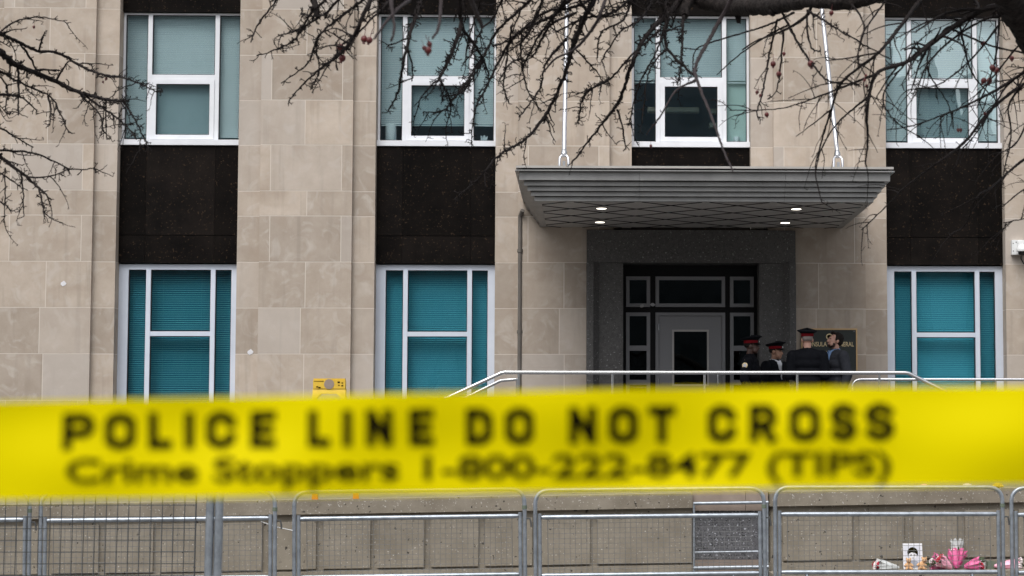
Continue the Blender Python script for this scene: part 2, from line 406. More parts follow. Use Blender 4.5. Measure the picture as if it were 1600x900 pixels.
# ------------------------------------------------------------------ ground and terrace
SL = 0.016
def gz(x): return 0.02 + SL * max(-20, min(20, x))
g = MB()
xs = [-400, -20, 20, 400]
for i in range(3):
    for y0, y1 in ((-500, -9.0), (-9.0, 400)):
        g.quad((xs[i], y0, gz(xs[i])), (xs[i+1], y0, gz(xs[i+1])), (xs[i+1], y1, gz(xs[i+1])), (xs[i], y1, gz(xs[i])))
tag(g.build('ground', 'paving'), None, kind='structure')
TZ, PZ = 1.22, 1.40
g = MB()
g.add([(-14, -9.66, 0.7), (14, -9.66, 0.9), (14, -6, TZ), (-14, -6, TZ), (-14, -0.02, TZ), (14, -0.02, TZ), (-14, -9.66, -0.5), (14, -9.66, -0.5), (14, -0.02, -.5), (-14, -0.02, -.5)],
      [(0, 1, 2, 3), (3, 2, 5, 4), (6, 7, 1, 0), (0, 3, 4, 9, 6), (1, 7, 8, 5, 2)])
tag(g.build('terrace', 'terrace'), None, kind='structure')
# raised entrance landing with steps at both ends
g = MB(); g.box(-1.15, 4.5, -4.15, -0.25, TZ - .15, PZ)
for k, (z,) in enumerate(((1.31,),)):
    g.box(-1.5, -1.152, -4.15, -0.25, TZ - .14, z - .001); g.box(4.502, 4.85, -4.15, -0.25, TZ - .14, z - .001)
tag(g.build('landing', 'grey_granite'), None, kind='structure')

# ------------------------------------------------------------------ building
bld = thing('office_building', 'pale limestone office building with dark granite spandrels and white framed windows', 'building', (0, 0, 0))
CX0, PITCHX, HW = 1.665, 4.02, 0.94
COURSES = [1.05, 1.516, 2.236, 2.956, 3.673, 4.391, 5.112, 5.504, 6.229, 6.936, 7.656, 8.377, 9.10]
TOPZ = 9.10
block = unit_mesh('stone_block', 'stone')
J = 0.005
for k in range(-3, 2):                                 # pilasters right of window column k
    c = CX0 + PITCHX * k + PITCHX / 2
    xa, xb = c - (PITCHX / 2 - HW), c + (PITCHX / 2 - HW)
    if k == -3: xa = -9.9
    if k == 1: xb = 9.6
    ca, cb = c - 0.715, c + 0.72
    lowa, lowb = xa, xb                                # the entrance cuts the two pilasters beside it short
    if k == -1: lowb = 0.45
    if k == 0: lowa = 2.87
    core = MB().box(lowa + .002, lowb - .002, 0.0015, 0.62, COURSES[0] - 1.2, 4.95).box(xa + .002, xb - .002, 0.0015, 0.62, 4.95, TOPZ)
    core.box(max(ca, lowa) + .002, min(cb, lowb) - .002, -0.0785, 0.0015, COURSES[0] - 1.2, 4.95).box(ca + .002, cb - .002, -0.0785, 0.0015, 4.95, TOPZ)
    pil = core.build('pilaster', 'mortar', bld)
    for i in range(len(COURSES) - 1):
        z0, z1 = COURSES[i] + J, COURSES[i + 1] - J
        A, B = (lowa, lowb) if z1 < 5.2 else (xa, xb)
        if A < ca - .05: piece('stone_block', block, A, ca - .001, 0.0, 0.30, z0, z1, pil)
        if B > cb + .05: piece('stone_block', block, cb + .001, B, 0.0, 0.30, z0, z1, pil)
        e = [ca, c - 0.553, c + 0.553, cb] if i % 2 else [ca, c + random.uniform(-.03, .03), cb]
        if i == 3: e = [ca, c - .06, cb]
        for q in range(len(e) - 1):
            a_, b_ = max(A, e[q] + J * (q > 0)), min(B, e[q + 1] - J * (q < len(e) - 2))
            if b_ - a_ > .03: piece('stone_block', block, a_, b_, -0.08, 0.001, z0, z1, pil)
span_m = unit_mesh('spandrel_panel', 'black_granite')
def spandrel(c, z0, z1, split=None, y=0.19):
    back = MB().box(c - HW - .003, c + HW + .003, y + .03, 0.6, z0, z1).build('spandrel', 'joint', bld)
    rows = [(z0, z1)] if split is None else [(z0, split - .005), (split + .005, z1)]
    for a, b_ in rows:
        for xa, xb in ((-HW + .004, -0.532), (-0.528, 0.545), (0.549, HW - .004)):
            piece('spandrel_panel', span_m, c + xa, c + xb, y + random.uniform(0, .002), y + .05, a, b_, back)

def pane(win, gm, xa, xb, za, zb, y=0.292):
    MB().box(xa, xb, y, y + .008, za, zb).build('pane', gm, win)
def blinds(win, xa, xb, za, zb, y=0.44, pitch=0.029, tilt=66):
    tilt += random.uniform(-7, 5)
    m = MB(); hw_ = 0.0155; n = int((zb - za) / pitch)
    cy, cz = math.cos(R_(tilt)) * hw_, math.sin(R_(tilt)) * hw_
    for i in range(n):
        z = zb - (i + .5) * pitch; j = random.uniform(-.0015, .0015)
        m.quad((xa, y - cy, z - cz + j), (xb, y - cy, z - cz - j), (xb, y + cy, z + cz), (xa, y + cy, z + cz))
    for x in (xa + (xb - xa) * .2, xa + (xb - xa) * .8):
        m.box(x - .0015, x + .0015, y - .016, y - .014, za, zb)
    m.box(xa, xb, y - .014, y + .014, zb, zb + .03)
    m.box(xa, xb, y - .012, y + .012, za - .018, za)
    tag(m.build('blind', 'blind', win), None, kind='stuff')

def upper_window(c, mode):
    x0, x1, z1 = c - 0.935, c + 0.935, 8.372
    z0 = z1 - 2.03
    m = MB(); ya, yb = 0.255, 0.335
    m.box(x0, x0 + .036, ya, yb, z0, z1); m.box(x1 - .036, x1, ya, yb, z0, z1)
    m.box(x0 + .036, x1 - .036, ya, yb, z1 - .03, z1)
    for a in (.385, 1.442): m.box(x0 + a, x0 + a + .068, ya, yb, z0, z1 - .03)
    for a, b_ in ((.036, .385), (.453, 1.442), (1.51, 1.834)): m.box(x0 + a, x0 + b_, ya + .01, yb, z0, z0 + .012)
    m.box(x0 + .453, x0 + 1.442, ya + .002, yb, z1 - 1.06, z1 - 0.985)
    win = m.build('window', 'white_frame', bld)
    MB().box(x0 - .035, x1 + .03, 0.155, yb, z0 - .088, z0 - .002).build('sill', 'white_frame', win)
    MB().frame(x0 + .455, x0 + 1.44, z0 + .014, z1 - 1.062, .072, ya - .012, yb - .02).build('sash', 'white_frame', win)
    gk = MB()
    for a, b_ in ((.038, .383), (.455, 1.44), (1.512, 1.832)):
        gk.frame(x0 + a, x0 + b_, (z0 + .013) if a != .455 else z1 - .983, z1 - .031, .009, ya + .02, yb - .012)
    gk.frame(x0 + .528, x0 + 1.367, z0 + .087, z1 - 1.135, .008, ya + .012, yb - .025)
    gk.build('gasket', 'gasket', win)
    pane(win, 'glass_up', x0 + .038, x0 + .383, z0 + .013, z1 - .031)
    pane(win, 'glass_up', x0 + 1.512, x0 + 1.832, z0 + .013, z1 - .031)
    pane(win, 'glass_up', x0 + .455, x0 + 1.44, z1 - .984, z1 - .031)
    pane(win, 'glass_sash', x0 + .53, x0 + 1.365, z0 + .088, z1 - 1.136)
    zb = z1 + .0
    if mode == 'open': MB().box(x0 + 1.49, x0 + 1.84, .40, .404, z0 + .02, z1).build('roller_shade', 'shade', win)
    bots = {'full': (z0 + .03,) * 3, 'partial': (6.62,) * 3, 'open': (7.33, 7.33, 7.33)}[mode]
    for (a, b_), bz in zip(((.03, .41), (.425, 1.47), (1.485, 1.84)), bots):
        blinds(win, x0 + a, x0 + b_, bz, zb, y=.365)
    return x0, z0, win

def lower_window(c, tilt=64):
    x0, x1, z1 = c - 0.938, c + 0.938, 4.378
    z0 = 2.12
    m = MB(); ya, yb = 0.255, 0.335
    m.box(x0, x0 + .15, ya, yb, z0, z1); m.box(x1 - .12, x1, ya, yb, z0, z1)
    m.box(x0 + .15, x1 - .12, ya, yb, z1 - .085, z1)
    for a in (.427, 1.435): m.box(x0 + a, x0 + a + .072, ya - .01, yb, z0, z1 - .085)
    m.box(x0 + .499, x0 + 1.435, ya, yb, z1 - 1.128, z1 - 1.055)
    win = m.build('window', 'blue_frame', bld)
    MB().box(x0 - .02, x1 + .02, 0.16, yb, z0 - .08, z0 - .002).build('sill', 'blue_frame', win)
    gk = MB()
    for a, b_ in ((.152, .425), (.501, 1.433), (1.509, x1 - .122 - x0)):
        if a == .501:
            gk.frame(x0 + a, x0 + b_, z0, z1 - 1.13, .009, ya + .02, yb - .012); gk.frame(x0 + a, x0 + b_, z1 - 1.053, z1 - .087, .009, ya + .02, yb - .012)
        else: gk.frame(x0 + a, x0 + b_, z0, z1 - .087, .009, ya + .02, yb - .012)
    gk.build('gasket', 'gasket', win)
    pane(win, 'glass_low', x0 + .152, x0 + .425, z0, z1 - .087)
    pane(win, 'glass_low', x0 + 1.509, x1 - .122, z0, z1 - .087)
    pane(win, 'glass_low', x0 + .501, x0 + 1.433, z1 - 1.053, z1 - .087)
    pane(win, 'glass_low', x0 + .501, x0 + 1.433, z0, z1 - 1.13)
    for a, b_ in ((.14, .455), (.465, 1.465), (1.475, 1.775)):
        blinds(win, x0 + a, x0 + b_, z0 + .05, z1 - .04, pitch=.034, tilt=tilt)

for k in range(-2, 2):
    c = CX0 + PITCHX * k
    spandrel(c, 8.380, TOPZ)
    upper_window(c, {-2: 'full', -1: 'partial', 0: 'open', 1: 'full'}[k])
    if k != 0:
        spandrel(c, 4.395, 6.248, 4.83)
        lower_window(c, 40 if k == -2 else 64)
        spandrel(c, 0.9, 2.035)
    else:
        spandrel(c, 4.86, 6.248)
# rooms behind the glass
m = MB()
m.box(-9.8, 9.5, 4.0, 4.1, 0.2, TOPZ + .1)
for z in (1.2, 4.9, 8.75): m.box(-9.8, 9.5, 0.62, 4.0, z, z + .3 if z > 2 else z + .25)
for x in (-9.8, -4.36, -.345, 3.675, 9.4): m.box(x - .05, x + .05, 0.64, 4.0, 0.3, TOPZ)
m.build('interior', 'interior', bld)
MB().box(-9.95, 9.65, -0.1, 4.2, TOPZ, TOPZ + .15).build('parapet', 'stone', bld)  # unseen slab added over the cut-off storeys to keep light from leaking in
# tan bars glimpsed through the open blind
for (xa, xb, z) in ((1.0, 1.83, 6.95), (2.0, 2.27, 6.93), (2.0, 2.27, 6.70)):
    MB().box(xa, xb, .72, .95, z - .035, z + .035).build('shelf', 'shelf_tan', bld)

# ------------------------------------------------------------------ entrance surround and door (parts of the building)
m = MB()
def jamb(sx):
    # plan profile: splayed outer edge, face, deep return
    f = lambda u: 1.655 + sx * u
    poly = [(f(1.64), -.07), (f(1.63), -.23), (f(1.53), -.23), (f(1.44), -.12), (f(1.065), -.12), (f(1.065), .36), (f(1.64), .36)]
    if sx > 0: poly = poly[::-1]
    return MB().prismz(poly, PZ - .3, 4.384)
jamb(-1).build('door_jamb', 'door_granite', bld); jamb(1).build('door_jamb', 'door_granite', bld)
MB().box(0.02, 3.29, -.14, .36, 4.388, 4.90).build('door_lintel', 'door_granite', bld)
m = MB(); Y0, Y1 = 0.29, 0.40
m.box(.592, 2.718, Y0, Y1, 4.206, 4.382)
m.box(.592, .642, Y0, Y1, PZ, 4.206); m.box(2.668, 2.718, Y0, Y1, PZ, 4.206)
m.box(1.027, 1.108, Y0, Y1, PZ, 4.206); m.box(2.213, 2.286, Y0, Y1, PZ, 4.206)
for a, b_ in ((.642, 1.027), (1.108, 2.213), (2.286, 2.668)): m.box(a, b_, Y0, Y1, 3.635, 3.72)
ent = m.build('entrance_frame', 'dark_frame', bld)
for a, b_ in ((.642, 1.027), (1.108, 2.213), (2.286, 2.668)):
    MB().frame(a + .002, b_ - .002, 3.722, 4.204, .055, .262, .335).build('transom_frame', 'door_metal', ent)
    MB().box(a + .05, b_ - .05, .30, .308, 3.77, 4.15).build('pane', 'glass_dark', ent)
for a, b_ in ((.642, 1.027), (2.286, 2.668)):
    s_ = MB().frame(a + .002, b_ - .002, PZ + .005, 3.633, .055, .262, .335)
    for z in (3.03, 2.49): s_.box(a + .057, b_ - .057, .268, .33, z, z + .08)
    s_.build('sidelight_frame', 'door_metal', ent)
    MB().box(a + .05, b_ - .05, .30, .308, PZ + .03, 3.6).build('pane', 'glass_dark', ent)
m = MB().frame(1.11, 2.211, PZ + .005, 3.633, .05, .262, .335, wb=.004)
door = m.build('door', 'door_metal', bld)
lf = MB()
xa, xb, za, zb = 1.164, 2.157, PZ + .015, 3.579
wx0, wx1, wz0, wz1 = 1.40, 1.925, 2.50, 3.335
lf.box(xa, wx0, .285, .33, za, zb); lf.box(wx1, xb, .285, .33, za, zb); lf.box(wx0, wx1, .285, .33, wz1, zb); lf.box(wx0, wx1, .285, .33, za, wz0)
lf.build('door_leaf', 'door_metal', door)
MB().frame(wx0 - .028, wx1 + .028, wz0 - .028, wz1 + .028, .03, .272, .284).build('glazing_bead', 'canopy_panel', door)
MB().box(wx0 - .001, wx1 + .001, .30, .308, wz0 - .001, wz1 + .001).build('pane', 'glass_dark', door)
h_ = MB(); h_.tube([(2.09, .284, 2.45), (2.09, .23, 2.45), (2.09, .23, 2.68), (2.09, .284, 2.68)], .012, 8); h_.build('handle', 'steel', door, True)
hg = MB()
for z in (1.75, 2.5, 3.35): hg.tube([(1.158, .262, z), (1.158, .262, z + .1)], .012, 6)
hg.build('hinge', 'steel', door)
# near-black panel whose colour stands in for the unlit lobby
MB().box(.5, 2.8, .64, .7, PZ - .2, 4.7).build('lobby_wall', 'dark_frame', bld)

# ------------------------------------------------------------------ canopy
can = thing('entrance_canopy', 'grey metal entrance canopy with stepped fascia and lit diamond panelled soffit', 'canopy', (1.66, 0, 4.945))
CW, CD, SZ = 2.372, 3.60, 4.945
cxm = 1.66
def band(o, z0, z1, thick=.05):
    """one step of the fascia: three front lengths and two returns"""
    xl, xr, yf = cxm - CW - o, cxm + CW + o, -(CD + o)
    cuts = [xl, 0.75, 2.78, xr]
    for i in range(3):
        MB().box(cuts[i] + (.0015 if i else 0), cuts[i + 1] - (.0015 if i < 2 else 0), yf, yf + thick, z0, z1).build('fascia_band', 'canopy', can)
    MB().box(xl, xl + thick, yf + thick + .001, -.085, z0, z1).build('fascia_return', 'canopy', can)
    MB().box(xr - thick, xr, yf + thick + .001, -.085, z0, z1).build('fascia_return', 'canopy', can)
H0 = SZ
for i in range(4):
    o = 0.0 + i * .048
    band(o, H0 + i * .066, H0 + i * .066 + .059, .10)
band(.205, H0 + .268, H0 + .385, .16)
band(.262, H0 + .352 + .036, H0 + .404, .24)
MB().box(cxm - CW - .18, cxm + CW + .18, -(CD + .18), -.085, H0 + .404, H0 + .43).build('shadow_gap', 'joint', can)
MB().box(cxm - CW - .25, cxm + CW + .25, -(CD + .25), -.085, H0 + .431, H0 + .462).build('roof_edge', 'canopy_panel', can)
MB().box(cxm - CW + .1, cxm + CW - .1, -CD + .1, -.085, SZ + .02, SZ + .40).build('core', 'joint', can)
# diamond soffit panels, clipped to the soffit rectangle
def clip(poly, x0, x1, y0, y1):
    for ax, lim, sgn in ((0, x0, 1), (0, x1, -1), (1, y0, 1), (1, y1, -1)):
        out = []
        for i in range(len(poly)):
            a, b_ = poly[i], poly[(i + 1) % len(poly)]
            ia, ib = (a[ax] - lim) * sgn >= 0, (b_[ax] - lim) * sgn >= 0
            if ia: out.append(a)
            if ia != ib:
                t_ = (lim - a[ax]) / (b_[ax] - a[ax]); out.append((a[0] + t_ * (b_[0] - a[0]), a[1] + t_ * (b_[1] - a[1])))
        poly = out
        if len(poly) < 3: return []
    return poly
sx0, sx1, sy0, sy1 = cxm - CW + .10, cxm + CW - .10, -CD + .10, -.09
DX, DY = .95, .91
sof = MB().box(sx0, sx1, sy0, sy1, SZ + .012, SZ + .02).build('soffit', 'joint', can)
LIGHTS = [(0.23, -2.8), (3.03, -2.8), (0.22, -.95), (3.05, -.95)]
for i in range(-4, 10):
    for j in range(-4, 9):
        if (i + j) % 2: continue
        cx_ = .26 + i * DX / 2; cy_ = -2.65 + j * DY / 2
        kx, ky = DX / 2 - .010, DY / 2 - .010
        poly = clip([(cx_ - kx, cy_), (cx_, cy_ - ky), (cx_ + kx, cy_), (cx_, cy_ + ky)], sx0, sx1, sy0, sy1)
        if len(poly) < 3: continue
        MB().prismz(poly, SZ + .002, SZ + .010).build('soffit_panel', 'canopy_panel', sof)
        # dark batten along two of its edges
        for ex, ey in ((1, 1), (-1, 1)):
            p0, p1 = Vector((cx_ + ex * DX / 2, cy_, 0)), Vector((cx_, cy_ + ey * DY / 2, 0))
            n_ = (p1 - p0).cross(Vector((0, 0, 1))).normalized() * .009
            q_ = [p0 - n_, p1 - n_, p1 + n_, p0 + n_]
            poly = clip([(v.x, v.y) for v in (q_ if ex > 0 else q_[::-1])], sx0, sx1, sy0, sy1)
            if len(poly) >= 3: MB().prismz(poly, SZ - .006, SZ + .0015).build('batten', 'joint', sof)
for x, y in LIGHTS:
    r = MB(); r.lathe([(.088, -.001), (.088, -.012), (.072, -.014), (.072, -.001)], (x, y, SZ), n=20); o = r.build('downlight', 'canopy_panel', can)
    MB().lathe([(.070, -.0125), (.070, -.016)], (x, y, SZ), n=20).build('lamp_lens', 'lamp', o)
for sx, xx in ((-1, -0.31), (1, 3.635)):
    top, bot = Vector((xx - sx * .02, -.0, 9.80)), Vector((xx, -2.83, 5.62))
    top = bot + (Vector((xx - sx * .02, -1.0, 8.36)) - bot) * 1.23
    rod = thing('tension_rod', 'white steel tension rod holding the %s end of the canopy' % ('left' if sx < 0 else 'right'), 'rod', (xx, -2.83, 5.41), 'canopy tension rods')
    d = (top - bot).normalized()
    MB().tube([bot + d * .14, top], .033, 12).build('rod', 'chrome', rod, True)
    MB().tube([bot + d * .10, bot + d * .15, bot + d * .20], [.045, .045, .034], 12).build('collar', 'steel', rod, True)
    y_ = MB()
    arc = [bot + d * .02 + Vector((math.cos(a) * .062, 0, 0)) + d * (math.sin(a) * .085) for a in [math.pi * q / 10 for q in range(11)]]
    y_.tube([Vector((xx + .062, -2.83, 5.50))] + arc + [Vector((xx - .062, -2.83, 5.50))], .019, 8)
    y_.build('clevis', 'chrome', rod, True)
    MB().box(xx - .020, xx + .020, -2.86, -2.80, 5.405, 5.61).build('lug_plate', 'chrome', rod)
    MB().tube([(xx - .105, -2.83, 5.49), (xx + .105, -2.83, 5.49)], .028, 10).build('clevis_pin', 'steel', rod, True)
    MB().box(xx - .11, xx + .11, -2.92, -2.74, 5.407, 5.425).build('base_plate', 'canopy_panel', rod)

# ------------------------------------------------------------------ things fixed to the facade
pl = thing('wall_plaque', 'dark green plaque with brass frame and gold lettering beside the door', 'plaque', (3.82, -.08, 2.67))
MB().box(3.395, 4.235, -.105, -.0815, 2.70, 3.345).build('plate', 'plaque', pl)
MB().frame(3.375, 4.255, 2.68, 3.365, .022, -.115, -.0812).build('brass_frame', 'brass', pl)
def letter(parent, body, cx, z, h, width, y, m='gold'):
    vs, fs = text_geo(body, .01)
    x0 = min(v.x for v in vs); x1 = max(v.x for v in vs)
    k = h / 0.7; kx = width / (x1 - x0)
    mb = MB(); mb.add([(cx + (v.x - (x0 + x1) / 2) * kx, y, z + v.y * k) for v in vs], fs)
    return mb.build('lettering', m, parent)
letter(pl, 'CONSULATE GENERAL', 3.815, 3.085, .070, .77, -.107)
for ch, dx in zip('OFTHE', (-.085, -.045, .015, .055, .092)): letter(pl, ch, 3.815 + dx, 2.96, .050, .030, -.107)
sealm = MB()
sealm.lathe([(.05, 0), (.05, .003), (.034, .003), (.034, 0)], (3.815, -.105, 3.235), 'y', 20)
sealm.build('seal', 'gold', pl)
sc_ = MB()
for x, z in ((3.425, 3.32), (4.205, 3.32)): sc_.lathe([(.008, 0), (.008, .005)], (x, -.105, z), 'y', 8)
sc_.build('fixing_screw', 'steel', pl)

dp = thing('drain_pipe', 'brown painted drain pipe running down beside the canopy', 'pipe', (-1.02, -.05, PZ - .2))
MB().tube([(-1.02, -.05 - .02, PZ - .2), (-1.02, -.07, 4.95), (-1.02, -.07, 5.12), (-.98, -.16, 5.2)], .036, 10).build('pipe', 'pipe', dp, True)
for z in (2.2, 3.28, 4.55):
    MB().tube([(-1.02, -.07, z), (-1.02, -.07, z + .05)], .046, 10).build('bracket', 'pipe', dp, True)

cm = thing('security_camera', 'white dome security camera on a square wall box', 'camera', (6.83, 0, 4.5))
CXs = 6.83
MB().box(CXs - .12, CXs + .10, -.10, 0.0, 4.535, 4.765).build('wall_box', 'white', cm)
MB().box(CXs - .035, CXs + .055, -.16, -.101, 4.66, 4.745).build('bracket_arm', 'white', cm)
MB().lathe([(.02, .10), (.06, .085), (.088, .05), (.090, .02), (.086, .0)], (CXs + .02, -.20, 4.575), n=24).build('housing', 'white', cm, True)
MB().lathe([(.068, .0), (.064, -.03), (.045, -.055), (.015, -.066)], (CXs + .02, -.20, 4.573), n=24).build('dome', 'lens', cm, True)
MB().tube([(CXs + .03, -.06, 4.54), (CXs + .03, -.06, 4.47), (CXs + .07, -.05, 4.40), (CXs + .14, -.03, 4.36), (CXs + .4, -.02, 4.33)], .011, 8).build('cable', 'lens', cm, True)
bl = MB()
for x, z in ((-.10, 4.71), (-.10, 4.59), (-.055, 4.73)): bl.lathe([(.008, 0), (.008, .004)], (CXs + x, -.10, z), 'y', 8)
bl.build('bolt', 'joint', cm)

def scrap(name, label, px, py, Y, s_, tilt, m='paper', cat='paper scrap'):
    p = at(px, py, Y)
    a = R_(tilt); mb = MB()
    q = [(-.5, -.5), (.1, -.55), (.5, -.3), (.5, .5), (-.3, .42), (-.55, .1)]
    poly = [(p.x + s_ * (x * math.cos(a) - z * math.sin(a)), p.z + s_ * (x * math.sin(a) + z * math.cos(a)) * .8) for x, z in q]
    mb.prism(poly, Y - .004, Y)
    return tag(mb.build(name, m), label, cat)
scrap('paper_scrap', 'small white paper scrap stuck on the limestone left of the lower window', 99, 443, -.0803, .080, 35)
scrap('paper_scrap', 'small white paper scrap on the limestone just right of the lower window', 391, 550, -.0003, .085, 35)
scrap('tape_strip', 'silver tape scrap on the corner of the small transom pane', 1003, 478, .259, .06, 20, 'tape_scrap', 'tape scrap')
scrap('tape_strip', 'silver tape scrap between the small transom and the wide transom', 1020, 476, .259, .065, -50, 'tape_scrap', 'tape scrap')

# things on the window sills, inside the glass
def sill_thing(name, label, cat, k, dx, prof, m, y=.36, z=8.372 - 2.03 + .0125, n=20):
    c = CX0 + PITCHX * k
    mb = MB(); mb.lathe(prof, (c + dx, y, z), n=n)
    return tag(mb.build(name, m, None, True), label, cat)
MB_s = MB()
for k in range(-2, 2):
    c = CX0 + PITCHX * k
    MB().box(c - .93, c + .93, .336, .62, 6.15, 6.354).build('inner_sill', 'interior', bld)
sill_thing('paper_lantern', 'white patterned cylinder lantern standing inside the window sill', 'lantern', -1, -.74, [(.085, 0), (.09, .02), (.09, .26), (.082, .275), (.06, .28)], 'white', y=.41)
sill_thing('cup', 'small white cup inside the window above the canopy', 'cup', 0, .74, [(.04, 0), (.052, .09), (.05, .095)], 'white')
tr_ = MB(); c = CX0 - PITCHX
tr_.prism([(c + .60, 6.355), (c + .82, 6.355), (c + .82, 6.375), (c + .78, 6.38), (c + .80, 6.46), (c + .76, 6.435), (c + .745, 6.48), (c + .715, 6.44), (c + .68, 6.47), (c + .685, 6.38), (c + .60, 6.37)], .42, .45)
tag(tr_.build('sill_ornament', 'white'), 'white crown shaped ornament in the window corner', 'ornament')

# ------------------------------------------------------------------ handrails on the landing
def bend(pts, r=.06, n=4):
    """round the corners of a polyline"""
    pts = [Vector(p) for p in pts]; out = [pts[0]]
    for i in range(1, len(pts) - 1):
        a, b_, c = pts[i - 1], pts[i], pts[i + 1]
        da, dc = (a - b_), (c - b_)
        ra = min(r, da.length * .45); rc = min(r, dc.length * .45)
        p0, p2 = b_ + da.normalized() * ra, b_ + dc.normalized() * rc
        for q in range(n + 1):
            t_ = q / n
            out.append(p0 * (1 - t_) ** 2 + b_ * 2 * t_ * (1 - t_) + p2 * t_ ** 2)
    out.append(pts[-1]); return out
RY = -3.9
hr = thing('handrail', 'long stainless steel handrail along the landing front under the canopy', 'handrail', (1.6, RY, PZ))
MB().tube(bend([(-2.35, RY, 1.98), (-1.13, RY, 2.545), (4.44, RY, 2.545), (5.5, RY, 2.02)], .04), .027, 12).build('top_rail', 'steel', hr, True)
for x in (-.91, .375, 1.64, 2.915, 4.05):
    MB().tube([(x, RY, PZ), (x, RY, 2.52)], .017, 10).build('post', 'steel', hr, True)
for x in (-2.1, 5.25): MB().tube([(x, RY, TZ), (x, RY, 2.10)], .017, 10).build('post', 'steel', hr, True)
hr2 = thing('handrail', 'short lower stainless handrail at the left end of the landing', 'handrail', (-1.3, RY + .06, TZ))
MB().tube(bend([(-2.3, RY + .1, 1.875), (-1.16, RY + .1, 2.435), (-.93, RY + .1, 2.455), (-.93, RY + .1, PZ)], .03), .022, 10).build('top_rail', 'steel', hr2, True)
MB().tube([(-2.05, RY + .1, TZ), (-2.05, RY + .1, 1.99)], .015, 8).build('post', 'steel', hr2, True)
hr3 = thing('handrail', 'rear stainless handrail running right from a rounded end behind the landing', 'handrail', (5, -2.2, TZ))
MB().tube(bend([(3.90, -2.2, PZ), (3.90, -2.2, 2.505), (8.5, -2.2, 2.505)], .13, 6), .022, 10).build('top_rail', 'steel', hr3, True)
for x in (4.44, 6.0, 7.5): MB().tube([(x, -2.2, PZ if x < 4.49 else TZ), (x, -2.2, 2.49)], .016, 8).build('post', 'steel', hr3, True)

# ------------------------------------------------------------------ retaining wall
def slope(p): return Vector((p.x, p.y, p.z + SL * p.x))
WY = -10.0
def wall_piece(label, xa, xb, round_left, panels):
    wl = thing('retaining_wall', label, 'wall', ((xa + xb) / 2, WY, 0))
    def seg(y0, y1, z0, z1, name, m, sub=None):
        mb = MB()
        if round_left:
            pr = .12
            poly = [(xb, y0), (xb, y1), (xa, y1)] + [(xa + pr - pr * math.cos(a), y0 + pr - pr * math.sin(a)) for a in [math.pi / 2 * q / 6 for q in range(7)]]
            poly = poly[::-1]
            # split lengthwise for the slope
            mb.prismz(poly, z0, z1)
        else: mb.box(xa, xb, y0, y1, z0, z1)
        return mb.build(name, m, wl, fn=slope)
    seg(WY + .03, WY + .32, -.5, .873, 'wall_core', 'concrete')
    if round_left: seg(WY - .03, WY + .36, .876, 1.03, 'coping', 'coping')
    else:
        for a, b_ in ((xa, -6.803), (-6.797, xb)): MB().box(a, b_, WY - .03, WY + .36, .876, 1.03).build('coping', 'coping', wl, fn=slope)
    for a, b_ in panels:
        MB().box(a, b_, WY - .004, WY + .031, .297, .80).build('wall_panel', 'concrete', wl, fn=slope)
    seg(WY - .02, WY + .031, .19, .272, 'base_course', 'concrete')
    MB().box(xa, xb, WY - .62, WY + .0, -.4, .189).build('plinth', 'coping', wl, fn=slope)
    return wl
left_p = []
x = 0.20
for k in range(18):
    xx = -.56 - .5735 * k
    left_p.append((xx - .50, xx))
left_p += [(-.50, -.02), (.06, 1.146)]
left_p[-2] = (-.474, .055); left_p[-1] = (.13, 1.146)
wall_piece('long low concrete retaining wall with raised panels behind the left barriers', -11.2, 1.15, False, left_p)
right_p = [(2.12, 2.86), (2.94, 3.42), (3.52, 3.99), (4.08, 4.58), (4.66, 5.14), (5.22, 5.70), (5.78, 6.26)]
wall_piece('low concrete retaining wall with rounded corner behind the flowers', 1.965, 8.2, True, right_p)
gp = thing('granite_pier', 'speckled grey granite block with brown stone cap in the gap of the wall', 'pier', (1.55, WY + .2, 0))
MB().box(1.152, 1.963, WY + .05, WY + .45, .34, .86).build('granite_face', 'grey_granite', gp)
MB().box(1.152, 1.72, WY + .02, WY + .5, .862, 1.07).build('cap_stone', 'brown_stone', gp); MB().box(1.724, 1.963, WY + .02, WY + .5, .862, 1.07).build('cap_stone', 'brown_stone', gp)
MB().box(1.152, 1.963, WY + .02, WY + .5, -.3, .338).build('base_stone', 'brown_stone', gp)
gr = thing('steel_railing', 'three bar galvanised railing in front of the granite block', 'railing', (1.55, WY - .05, .1))
for z, r in ((.94, .018), (.42, .012), (.255, .022)):
    MB().tube([(1.16, WY - .05, z), (1.96, WY - .05, z + .012)], r, 10).build('rail', 'galv', gr, True)
for x in (1.165, 1.95): MB().tube([(x, WY - .05, .0), (x, WY - .05, .94)], .012, 8).build('post', 'galv', gr, True)

